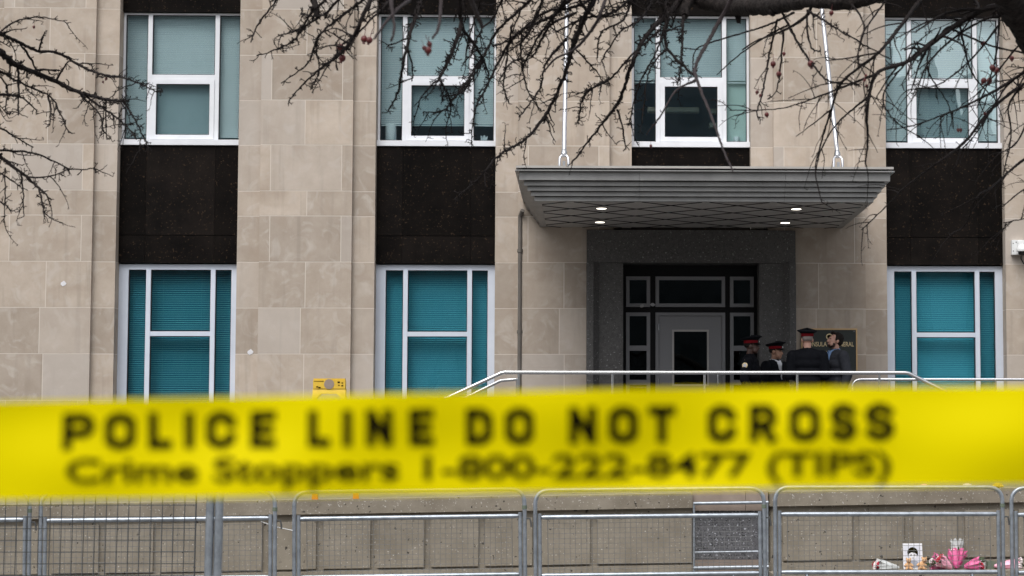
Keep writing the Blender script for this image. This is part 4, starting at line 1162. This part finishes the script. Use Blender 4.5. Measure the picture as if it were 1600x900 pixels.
LB = [([(0, 80), (23, 100), (58, 115), (88, 128), (123, 144), (165, 155), (200, 158)], 9, 3), ([(-60, 30), (0, 52), (31, 67), (61, 80), (92, 83), (127, 104), (161, 117), (200, 123), (246, 144)], 6, 1.8),
      ([(123, 144), (161, 169), (192, 192), (213, 218)], 3.5, 1.6), ([(192, 158), (207, 180), (231, 228)], 3.2, 1.6), ([(-40, 92), (0, 111), (27, 127), (77, 150), (92, 173), (107, 207)], 5, 1.8),
      ([(75, 150), (79, 170), (78, 193)], 2.6, 1.5), ([(-30, 146), (0, 148), (35, 153), (57, 172)], 5, 2), ([(28, 105), (29, 140), (29, 180)], 3.5, 1.6), ([(-20, 66), (2, 48), (31, 31), (69, 27), (103, 35)], 3.5, 1.4),
      ([(127, 150), (155, 178), (160, 204)], 3, 1.6), ([(165, 160), (166, 190), (167, 218)], 2.2, 1.3), ([(61, 80), (64, 65), (70, 50)], 3, 1.6), ([(88, 128), (100, 105), (108, 95)], 3, 1.6),
      ([(-30, 190), (0, 200), (27, 215), (52, 230)], 3.5, 1.8), ([(0, 235), (57, 240), (111, 264), (146, 263), (149, 270)], 3.2, 1.4), ([(0, 245), (31, 268), (57, 291), (80, 312)], 5, 2),
      ([(33, 270), (36, 300), (38, 337)], 2.8, 1.6), ([(60, 292), (66, 315), (69, 337)], 2.8, 1.6), ([(-10, 262), (15, 280), (31, 290)], 2.6, 1.4), ([(-20, 305), (0, 314), (19, 330)], 2.8, 1.5), ([(40, 276), (73, 276), (105, 266)], 2.4, 1.2),
      ([(8, 262), (8, 300), (6, 342)], 2, 1.2), ([(0, 120), (12, 140), (8, 170), (15, 180)], 2.6, 1.5), ([(31, 67), (50, 95), (58, 115)], 3, 2.4)]
for q in LB: branch(lt, *q)
BERRY = MB(); BERRY.ell((0, 0, 0), (.0165, .0165, .018), 12, 8); BERRY.tube([(0, 0, .016), (.003, 0, .035), (.001, .002, .062)], .0016, 4); BERRY.tube([(0, 0, -.016), (0, 0, -.024)], [.006, .008], 6)
bmesh_ = None
def berry(root, px, py, s_=1.0, dy=0.0):
    global bmesh_
    p = at(px, py, yfield(px, py) + dy)
    if bmesh_ is None:
        o = BERRY.build('berry', 'berry', None, True); bmesh_ = o.data
    else:
        o = bpy.data.objects.new('berry', bmesh_); COL.objects.link(o)
    o.parent = root; o.location = p - root.location; o.scale = (s_,) * 3
    o.rotation_euler = (random.uniform(-.4, .4), random.uniform(-.4, .4), random.uniform(0, 6))
for q in ((166, 123, .5), (53, 42, .5), (161, 128, .4)): berry(lt, *q)

tr = at(1830, 900, -21.2); tr.z = gz(tr.x)
rt = thing('crabapple_tree', 'bare crabapple tree with dark red fruit and a thick limb across the top', 'tree', tr, 'bare crabapple trees')
thick(rt, 'trunk', [(1830, 1140), (1800, 800), (1770, 500), (1720, 260), (1640, 100), (1570, -20), (1520, -120)], [86, 76, 70, 64, 58, 54, 46], ground=True)
thick(rt, 'limb', [(1560, -40), (1480, -40), (1400, -18), (1335, 2), (1260, 2), (1200, 9), (1140, 9), (1100, 0), (1040, -30), (960, -44), (860, -48)], [46, 34, 24, 20, 27, 30, 33, 34, 28, 22, 18], sides=14)
thick(rt, 'limb', [(860, -48), (760, -60), (640, -40), (540, -46), (430, -40)], [18, 16, 14, 12, 8])
thick(rt, 'limb', [(1520, -120), (1470, -220), (1380, -300)], [44, 30, 16])
thick(rt, 'stub', [(1090, -20), (1072, 8), (1070, 26)], [22, 20, 12])
thick(rt, 'stub', [(1150, 12), (1153, 24), (1154, 34)], [16, 14, 8])
RB = [([(450, -30), (432, 0), (405, 36), (392, 66)], 3.2, 2), ([(530, -20), (487, 21), (462, 60), (430, 78), (401, 87)], 4, 1.8), ([(485, -30), (490, 0), (497, 28)], 11, 7),
      ([(595, -35), (579, 0), (561, 39), (547, 67), (522, 92), (497, 110), (469, 137), (453, 155)], 7, 2), ([(590, -20), (558, 7), (501, 53), (483, 96), (458, 117), (439, 130)], 5, 1.8), ([(530, 72), (525, 100), (528, 110)], 2.6, 1.6),
      ([(497, 28), (470, 45), (436, 55)], 3.4, 1.8), ([(501, 53), (494, 70), (498, 110), (485, 140)], 2.6, 1.5), ([(545, -25), (520, 10), (500, 25), (470, 22)], 4, 2), ([(640, -30), (590, 20), (560, 50), (535, 70)], 4, 2),
      ([(668, -35), (657, 0), (639, 60), (629, 103), (622, 142), (607, 174)], 6.5, 2), ([(636, 70), (644, 100), (645, 122)], 2.8, 1.6), ([(639, 60), (620, 66), (606, 72)], 2.6, 1.6),
      ([(720, -30), (718, 10), (720, 43), (700, 96), (686, 124)], 7, 3.5), ([(686, 124), (672, 136), (655, 158)], 3, 1.6), ([(686, 124), (705, 160), (700, 185)], 3, 1.6), ([(720, 43), (747, 78), (764, 117)], 5, 2.4),
      ([(845, -30), (828, 0), (779, 46), (757, 85), (732, 124), (697, 171)], 5.5, 2), ([(697, 171), (680, 176), (662, 174)], 2.5, 1.3), ([(890, -20), (868, 21), (811, 50), (779, 96), (761, 135), (743, 171), (736, 224)], 5.5, 1.8),
      ([(950, -40), (917, 21), (896, 71), (878, 128), (853, 178), (821, 217), (779, 243), (750, 277), (716, 307)], 7.5, 2), ([(800, 40), (793, 82), (787, 131), (795, 162)], 3.4, 1.8), ([(815, 50), (814, 82), (818, 117), (825, 142), (846, 174)], 3.2, 1.7),
      ([(885, 60), (853, 100), (843, 139), (811, 183)], 3.6, 1.8), ([(900, 78), (931, 110), (939, 124)], 2.8, 1.6), ([(953, 123), (914, 149), (903, 192)], 2.8, 1.5), ([(900, 20), (860, 40), (830, 90), (800, 96), (779, 128)], 4, 1.8),
      ([(960, -20), (900, 10), (850, 20), (800, 60), (770, 72)], 5, 2), ([(930, -30), (880, 10), (840, 60), (815, 110)], 5, 2), ([(860, -30), (840, 20), (820, 60), (790, 84)], 4.5, 2), ([(905, 0), (930, 26), (975, 20)], 3.6, 1.8),
      ([(1000, -20), (960, 18), (910, 30), (870, 50)], 5, 2.4), ([(1080, -30), (1056, 7), (1007, 60), (985, 107), (968, 156), (939, 196), (914, 228), (893, 255)], 8, 2.2), ([(1032, 46), (992, 82), (953, 123), (914, 146), (905, 188)], 3.6, 1.6),
      ([(964, 171), (972, 195), (978, 233)], 2.8, 1.6), ([(1070, 20), (1067, 40), (1064, 100), (1058, 132)], 4.5, 2), ([(1045, 10), (1030, 70), (1000, 130), (982, 196)], 3, 1.5), ([(1042, -20), (1042, 30), (1042, 75), (1088, 121)], 5, 3),
      ([(1040, 78), (1020, 100), (1010, 130), (1006, 170)], 2.6, 1.4), ([(990, -20), (975, 30), (940, 50), (934, 90)], 4, 1.8), ([(1020, 0), (1000, 30), (970, 50), (940, 94)], 4, 1.8), ([(1088, 121), (1070, 105), (1055, 95), (1045, 100)], 2.6, 1.5),
      ([(760, -40), (748, 10), (735, 50), (728, 90)], 4, 2), ([(800, -45), (775, 20), (750, 50), (735, 90)], 4.4, 1.8), ([(755, 92), (740, 120), (720, 145), (690, 150)], 3, 1.5)]
for q in RB: branch(rt, *q, dens=1.25 if 690 < q[0][0][0] < 1060 else 1.0)
SM = [([(615, -30), (611, 0), (616, 43), (611, 64)], 7, 3, -3.0), ([(725, -30), (736, 0), (754, 43)], 8, 5, -4.0), ([(958, -20), (946, 0), (932, 36), (900, 75), (868, 92), (850, 112)], 5, 2.4, -1.5), ([(1150, -20), (1142, 0), (1113, 53), (1088, 100), (1089, 125), (1113, 185), (1128, 228), (1145, 268)], 6, 1.8, -1.2),
      ([(1089, 125), (1056, 142), (1032, 181), (1010, 210)], 3.4, 1.6, -1.2), ([(640, 0), (615, 20), (585, 60)], 5, 3, -3.0), ([(690, -10), (686, 40), (676, 60)], 5, 3, -3.2), ([(1240, 20), (1200, 39), (1156, 53), (1106, 68), (1085, 82), (1083, 117)], 3.4, 1.6, 0), ([(1230, 40), (1200, 55), (1156, 85), (1120, 117)], 3, 1.5, 0), ([(1270, -10), (1263, 21), (1228, 46), (1181, 64), (1160, 78)], 5, 2.2, 0)]
for px, a, b_, dy in SM: branch(rt, px, a, b_, 'smooth', dy, 'smooth_bark' if dy < -1 else 'bark')
KN = [([(1215, 30), (1203, 82), (1192, 142), (1183, 174), (1188, 187)], 3, 1.8), ([(1225, 45), (1219, 107), (1213, 142), (1199, 155)], 3, 1.6), ([(1262, 15), (1262, 45), (1268, 75), (1282, 80)], 3.4, 1.6), ([(1222, 20), (1249, 71), (1277, 110), (1299, 128), (1338, 131)], 3.6, 1.6), ([(1265, 18), (1309, 46), (1359, 75), (1391, 92)], 3.6, 1.8)]
for q in KN: branch(rt, *q, 'knobby', 0, 'bark', .5)
FB = [([(1441, -5), (1403, 46), (1373, 82), (1316, 128), (1299, 171), (1284, 220), (1274, 267), (1284, 316)], 6, 1.6), ([(1600, 10), (1576, 8), (1543, 13), (1505, 32), (1454, 68), (1416, 97), (1373, 112), (1359, 142), (1354, 178), (1356, 220), (1352, 256)], 10, 1.8),
      ([(1373, 114), (1302, 142), (1231, 167), (1181, 172), (1140, 172)], 4, 1.2), ([(1299, 171), (1263, 199), (1244, 213)], 2.6, 1.2), ([(1359, 149), (1309, 192), (1284, 231), (1276, 262)], 3.4, 1.5), ([(1640, 100), (1600, 114), (1560, 139), (1509, 165), (1467, 182), (1420, 198), (1386, 203)], 4.6, 1.4),
      ([(1650, 105), (1600, 131), (1551, 169), (1509, 220), (1467, 253), (1416, 291), (1382, 325), (1346, 359)], 5.5, 1.5), ([(1650, 220), (1600, 249), (1551, 291), (1526, 308), (1509, 350), (1484, 367)], 4.6, 1.4), ([(1640, 280), (1600, 296), (1564, 325)], 3, 1.3), ([(1640, 335), (1600, 342), (1568, 348)], 2.4, 1.2),
      ([(1560, 5), (1560, 51), (1551, 110), (1526, 169)], 4, 1.5), ([(1600, 130), (1576, 165), (1580, 211), (1568, 270)], 3.4, 1.4), ([(1488, 46), (1551, 72), (1610, 84)], 3.4, 2.6), ([(1500, 40), (1517, 110), (1551, 152)], 3.2, 1.5), ([(1640, 80), (1580, 128), (1556, 160), (1526, 207), (1500, 236)], 3.6, 1.4),
      ([(1590, 20), (1540, 30), (1490, 60), (1450, 100), (1430, 150)], 4, 1.4), ([(1540, 14), (1480, 20), (1430, 50)], 4, 1.6), ([(1416, 97), (1380, 150), (1400, 190), (1440, 215)], 2.8, 1.2), ([(1454, 68), (1450, 110), (1480, 160), (1490, 200)], 3, 1.2), ([(1620, 150), (1590, 220), (1560, 240)], 3.2, 1.3), ([(1505, 32), (1460, 30), (1400, 60)], 3, 1.3),
      ([(1400, -20), (1370, 20), (1345, 60), (1340, 110)], 3.6, 1.4), ([(1330, 5), (1350, 40), (1340, 90), (1360, 130)], 3, 1.3), ([(1373, 82), (1330, 90), (1290, 95)], 2.6, 1.1), ([(1560, 40), (1520, 90), (1470, 130), (1420, 140)], 3, 1.2), ([(1600, 60), (1560, 110), (1530, 150), (1545, 190)], 3, 1.2)]
for px, a, b_ in FB: branch(rt, px, a, b_, 'fine')
for q in ((569, 61, 1.0), (577, 63, .95), (532, 74, 1.05), (535, 91, 1.05), (669, 79, .8, -3.0), (671, 69, .6, -3.0), (663, 75, .5, -3.0), (1208, 100, .95), (1217, 116, .95), (1267, 100, 1.1), (1198, 179, .75), (1183, 144, .6), (1551, 106, 1.1), (1557, 110, 1.0),
          (1537, 126, 1.0), (1546, 126, 1.0), (1581, 91, .8), (1497, 203, .55), (1501, 203, .55), (1539, 178, .6), (1534, 68, .5), (1538, 67, .55), (1595, 138, .6), (1299, 20, .7), (1225, 84, .6), (1351, 125, .45), (1353, 118, .4), (1354, 134, .45), (1017, 228, .5), (1232, 10, .9), (1188, 149, .5)): berry(rt, *q)

# ------------------------------------------------------------------ tributes on the plinth in front of the wall
def plz(x): return .189 + SL * x
MY = WY - .30
def cone_wrap(name, label, x, y, tip, mouth, L, r, m, flowers, leaf=True):
    """bouquet in crumpled paper: funnel of wrapping with blossoms in its mouth"""
    z = plz(x)
    root = thing(name, label, 'bouquet', (x, y, z), 'flower bouquets under the wall')
    d = (Vector(mouth) - Vector(tip)).normalized(); u = d.orthogonal().normalized(); v = d.cross(u)
    mb = MB(); N = 26; rows = 8
    t0 = Vector((x, y, z)) + Vector(tip)
    for i in range(rows):
        tt = i / (rows - 1)
        for q in range(N):
            a = 2 * math.pi * q / N
            rr = (.014 + r * tt ** .7) * (1 + .20 * tt * tt * math.sin(q * 2.7 + i * .6) + random.uniform(-.09, .09) * tt)
            p = t0 + d * (L * tt + .022 * tt * math.sin(q * 1.9) - .05 * max(0, tt - .8)) + u * math.cos(a) * rr + v * math.sin(a) * rr
            p.z = max(p.z, z + .004); mb.v.append(p)
    for i in range(rows - 1):
        for q in range(N): mb.f.append((i * N + q, i * N + (q + 1) % N, (i + 1) * N + (q + 1) % N, (i + 1) * N + q)); mb.mi.append(0)
    mb.build('wrapping', m, root, True)
    for c_, n_ in flowers:
        for i in range(n_):
            p = t0 + d * (L * random.uniform(.86, 1.12)) + u * random.uniform(-.7, .7) * r + v * random.uniform(-.7, .7) * r
            p.z = max(p.z, z + .03)
            f = MB()
            for ring, (rad, hgt, np_) in enumerate(((.010, .016, 5), (.020, .012, 6), (.028, .004, 7))):
                for q in range(np_):
                    a = 2 * math.pi * q / np_ + ring
                    f.ell(p + (u * math.cos(a) + v * math.sin(a)) * rad + d * hgt, (.011, .011, .011), 6, 4)
            f.build('blossom', c_, root)
    if leaf:
        lf_ = MB()
        for i in range(7):
            p = t0 + d * L * random.uniform(.7, 1.0) + u * random.uniform(-.8, .8) * r + v * random.uniform(-.8, .8) * r
            e = p + (d + rdir() * .7).normalized() * .09
            e.z = max(e.z, z + .012); p.z = max(p.z, z + .012)
            s_ = (e - p).cross(rdir()).normalized() * .016
            lf_.add([p, (p + e) / 2 + s_, e, (p + e) / 2 - s_], [(0, 1, 2, 3)])
        lf_.build('leaves', 'leaf', root)
    return root
cone_wrap('bouquet', 'bouquet in bright pink wrapping lying left of the clear cellophane', 3.86, MY, (.02, -.02, .03), (-.16, .0, .08), .22, .075, 'pink_paper', [('white_petal', 2)])
cone_wrap('bouquet', 'upright bright pink bouquet with dark red flowers beneath the cellophane', 3.93, MY + .05, (.0, -.05, .01), (.03, .08, .20), .20, .085, 'pink_paper', [('red_petal', 4), ('white_petal', 1)])
cone_wrap('bouquet', 'pink wrapped bouquet lying to the right beside the orange candle', 4.00, MY - .05, (.0, .0, .03), (.18, .0, .06), .17, .06, 'pink_paper', [('red_petal', 2)])
cone_wrap('bouquet', 'small pale pink bouquet tucked between the bright pink ones', 3.80, MY - .10, (.06, .0, .02), (-.10, -.02, .13), .17, .055, 'pale_pink', [('white_petal', 3), ('red_petal', 2)])
cone_wrap('bouquet', 'crumpled clear cellophane bouquet standing tallest among the flowers', 3.96, MY + .14, (.0, -.02, .05), (.01, .03, .22), .26, .055, 'cello', [], False)
cone_wrap('bouquet', 'pale bouquet with red trim lying left of the portrait print', 3.18, MY, (.14, .0, .03), (-.12, .0, .05), .24, .06, 'cello', [('red_petal', 3), ('white_petal', 4)])
cone_wrap('bouquet', 'pale pink bouquet at the far right edge under the wall', 4.42, MY - .05, (-.10, .0, .03), (.15, .0, .04), .26, .055, 'pale_pink', [('white_petal', 3)])
x = 3.49; z = plz(x)
pr = thing('portrait_print', 'black and white portrait print on a white card leaning on the wall', 'picture', (x, MY + .12, z))
def lean2(p): return Vector((p.x, MY + .12 + (p.z - z) * .25 + p.y, p.z + .003))
MB().box(x - .105, x + .105, 0, .006, z + .0, z + .27).build('card', 'paper', pr, fn=lean2)
MB().box(x - .090, x + .090, -.0022, -.0002, z + .02, z + .255).build('photo_ground', 'pale_ink', pr, fn=lean2)
f = MB(); f.prism([(x + .040 * math.cos(a), z + .150 + .052 * math.sin(a)) for a in [2 * math.pi * q / 20 for q in range(20)]], -.0044, -.0024); f.build('face_print', 'paper', pr, fn=lean2)
f = MB(); f.prism([(x - .085, z + .022), (x + .085, z + .022), (x + .07, z + .07), (x + .025, z + .092), (x - .025, z + .092), (x - .07, z + .07)], -.0043, -.0024); f.build('shoulder_print', 'grey_ink', pr, fn=lean2)
f = MB(); hp = [(x + .056 * math.cos(a), z + .175 + .055 * math.sin(a)) for a in [math.pi * q / 12 for q in range(13)]] + [(x - .052, z + .140), (x - .038, z + .165), (x - .01, z + .178), (x + .02, z + .172), (x + .04, z + .160), (x + .05, z + .135)]
f.prism(hp, -.0066, -.0046); f.build('hair_print', 'black_print', pr, fn=lean2)
f = MB()
for s in (-1, 1): f.box(x + s * .017 - .009, x + s * .017 + .009, -.0064, -.0046, z + .146, z + .153)
f.box(x - .012, x + .012, -.0064, -.0046, z + .116, z + .120); f.build('feature_print', 'black_print', pr, fn=lean2)
def plush(label, x, y, s_, lean_):
    z = plz(x)
    root = thing('plush_toy', label, 'plush toy', (x, y, z), 'small plush toys')
    mb = MB(); mb.ell((x, y, z + .045 * s_), (.036 * s_, .030 * s_, .046 * s_), 12, 8); mb.ell((x + lean_, y - .005, z + .105 * s_), (.029 * s_, .027 * s_, .027 * s_), 12, 8)
    mb.ell((x + lean_, y - .03 * s_, z + .098 * s_), (.012 * s_, .012 * s_, .010 * s_), 8, 6)
    for s in (-1, 1):
        mb.ell((x + lean_ + s * .022 * s_, y, z + .130 * s_), (.010 * s_, .006 * s_, .013 * s_), 8, 6)
        mb.tube([(x + s * .025 * s_, y, z + .07 * s_), (x + s * .05 * s_, y - .02, z + .045 * s_)], .012 * s_, 8)
        mb.tube([(x + s * .02 * s_, y - .01, z + .018 * s_), (x + s * .035 * s_, y - .055 * s_, z + .016 * s_)], .015 * s_, 8)
    me = remesh(mb, .005, 3, 'plush_body'); me.materials.append(M['tan_plush'])
    o = bpy.data.objects.new('plush_body', me); COL.objects.link(o); o.parent = root; o.location = -root.location
    e = MB()
    for s in (-1, 1): e.ell((x + lean_ + s * .010 * s_, y - .030 * s_, z + .112 * s_), (.003, .003, .003), 6, 4)
    e.build('eye', 'black_print', root)
plush('tan plush toy standing upright at the left corner of the portrait print', 3.425, MY + .03, .95, .0)
plush('wider tan plush toy slumped at the right corner of the portrait print', 3.56, MY + .02, 1.0, .03)
def jar(name, label, cat, x, y, prof, m, extra=None):
    z = plz(x); root = thing(name, label, cat, (x, y, z))
    MB().lathe(prof, (x, y, z + .001), n=16).build('holder', m, root, True)
    if extra:
        MB().lathe(extra[0], (x, y, z), n=12).build(extra[1], extra[2], root, True)
jar('votive_candle', 'orange votive candle with red top right of the pink flowers', 'candle', 4.125, MY - .04, [(.030, 0), (.034, .01), (.034, .055), (.030, .06)], 'orange', ([(.024, .0605), (.026, .08), (.012, .105), (.003, .12)], 'wax_top', 'red_petal'))
jar('paper_cup', 'white cup beside the orange candle', 'cup', 4.20, MY - .02, [(.030, 0), (.040, .09), (.038, .092)], 'white', ([(.037, .0925), (.037, .094)], 'rim', 'paper'))
gbx = MB(); gbx.prism([(4.25, plz(4.25)), (4.36, plz(4.25)), (4.355, plz(4.25) + .075), (4.31, plz(4.25) + .085), (4.255, plz(4.25) + .08)], MY - .03, MY + .05)
tag(gbx.build('gift_bag', 'green_plastic'), 'dull green folded bag at the foot of the right barrier post', 'bag')

# debris on the coping
def copz(x): return 1.0305 + SL * x
for px, lab in ((492, 'orange marker block on the coping near the barrier corner'), (556, 'orange marker block on the coping further along the wall')):
    p = at(px, 778, WY + .05); zz = copz(p.x)
    o = MB(); o.prism([(p.x - .032, zz), (p.x + .032, zz), (p.x + .026, zz + .06), (p.x - .026, zz + .06)], WY + .03, WY + .10); o.box(p.x - .012, p.x + .012, WY + .05, WY + .08, zz + .0605, zz + .12)
    tag(o.build('marker_block', 'orange'), lab, 'marker', 'orange markers on the coping')
for px, m_, lab in ((1445, 'pale_pink', 'pale pink flower head lying on the wall top'), (1512, 'white_petal', 'white flower head lying on the wall top'), (1560, 'yellow_plastic', 'yellow flower head lying on the wall top, farthest right')):
    p = at(px, 762, WY + .05); zz = copz(p.x); f = MB()
    for rad, hh_, np_ in ((.012, .045, 5), (.032, .035, 8), (.05, .018, 10)):
        for q in range(np_):
            a = 2 * math.pi * q / np_ + rad * 40
            f.ell((p.x + rad * math.cos(a), WY + .08 + rad * math.sin(a), zz + hh_), (.017, .017, .012), 6, 4)
    f.ell((p.x, WY + .08, zz + .012), (.03, .03, .012), 8, 5)
    tag(f.build('flower_head', m_, None, True), lab, 'flower', 'flowers on the wall top')

# ------------------------------------------------------------------ city across the street: reflected skyline, plus unseen broad blocks added to darken reflections and low sky
def tower(x, y, w_, d_, h, step, label):
    root = thing('office_tower', label, 'building', (x, y, 0), 'towers reflected in the windows')
    b_ = MB().box(x - w_ / 2, x + w_ / 2, y - d_ / 2, y + d_ / 2, -1, h * step); b_.box(x - w_ * .36, x + w_ * .36, y - d_ * .36, y + d_ * .36, h * step, h)
    b_.box(x - w_ * .15, x + w_ * .1, y - 2, y + 2, h, h + 2.5); b_.build('wall', 'far_wall', root)
    s_ = MB(); z = 3
    while z < h * step - 2:
        n = int(w_ / 2.2)
        for i in range(n):
            xx = x - w_ / 2 + (i + .5) * w_ / n; s_.box(xx - .7, xx + .7, y + d_ / 2 - .2, y + d_ / 2 + .03, z, z + 1.7)
        z += 3.2
    tag(s_.build('windows', 'far_glass', root), None, kind='stuff')
for x, y, w_, h, st, lab in ((23.2, -104, 1.9, 25.5, .97, 'slim dark tower reflected in the sash of the upper right window'), (21.2, -110, 2.2, 26.5, .9, 'paler tower reflected in the left pane of the upper right window'),
                         (26.8, -108, 1.6, 24.5, .9, 'short tower reflected right of centre in the upper right window'), (34, -112, 44, 20, .95, 'long low block under the reflected towers'),
                         (2, -105, 26, 37, .93, 'broad tall block reflected in the window above the canopy'), (-24, -107, 28, 36, .9, 'broad tall block reflected in the second window column'), (-52, -105, 30, 34, .92, 'broad tall block reflected in the leftmost window column'),
                         (75, -106, 34, 33, .9, 'broad block far along the street to the right'), (-88, -106, 38, 35, .9, 'broad block far along the street to the left')):
    tower(x, y, w_, 12, h, st, lab)
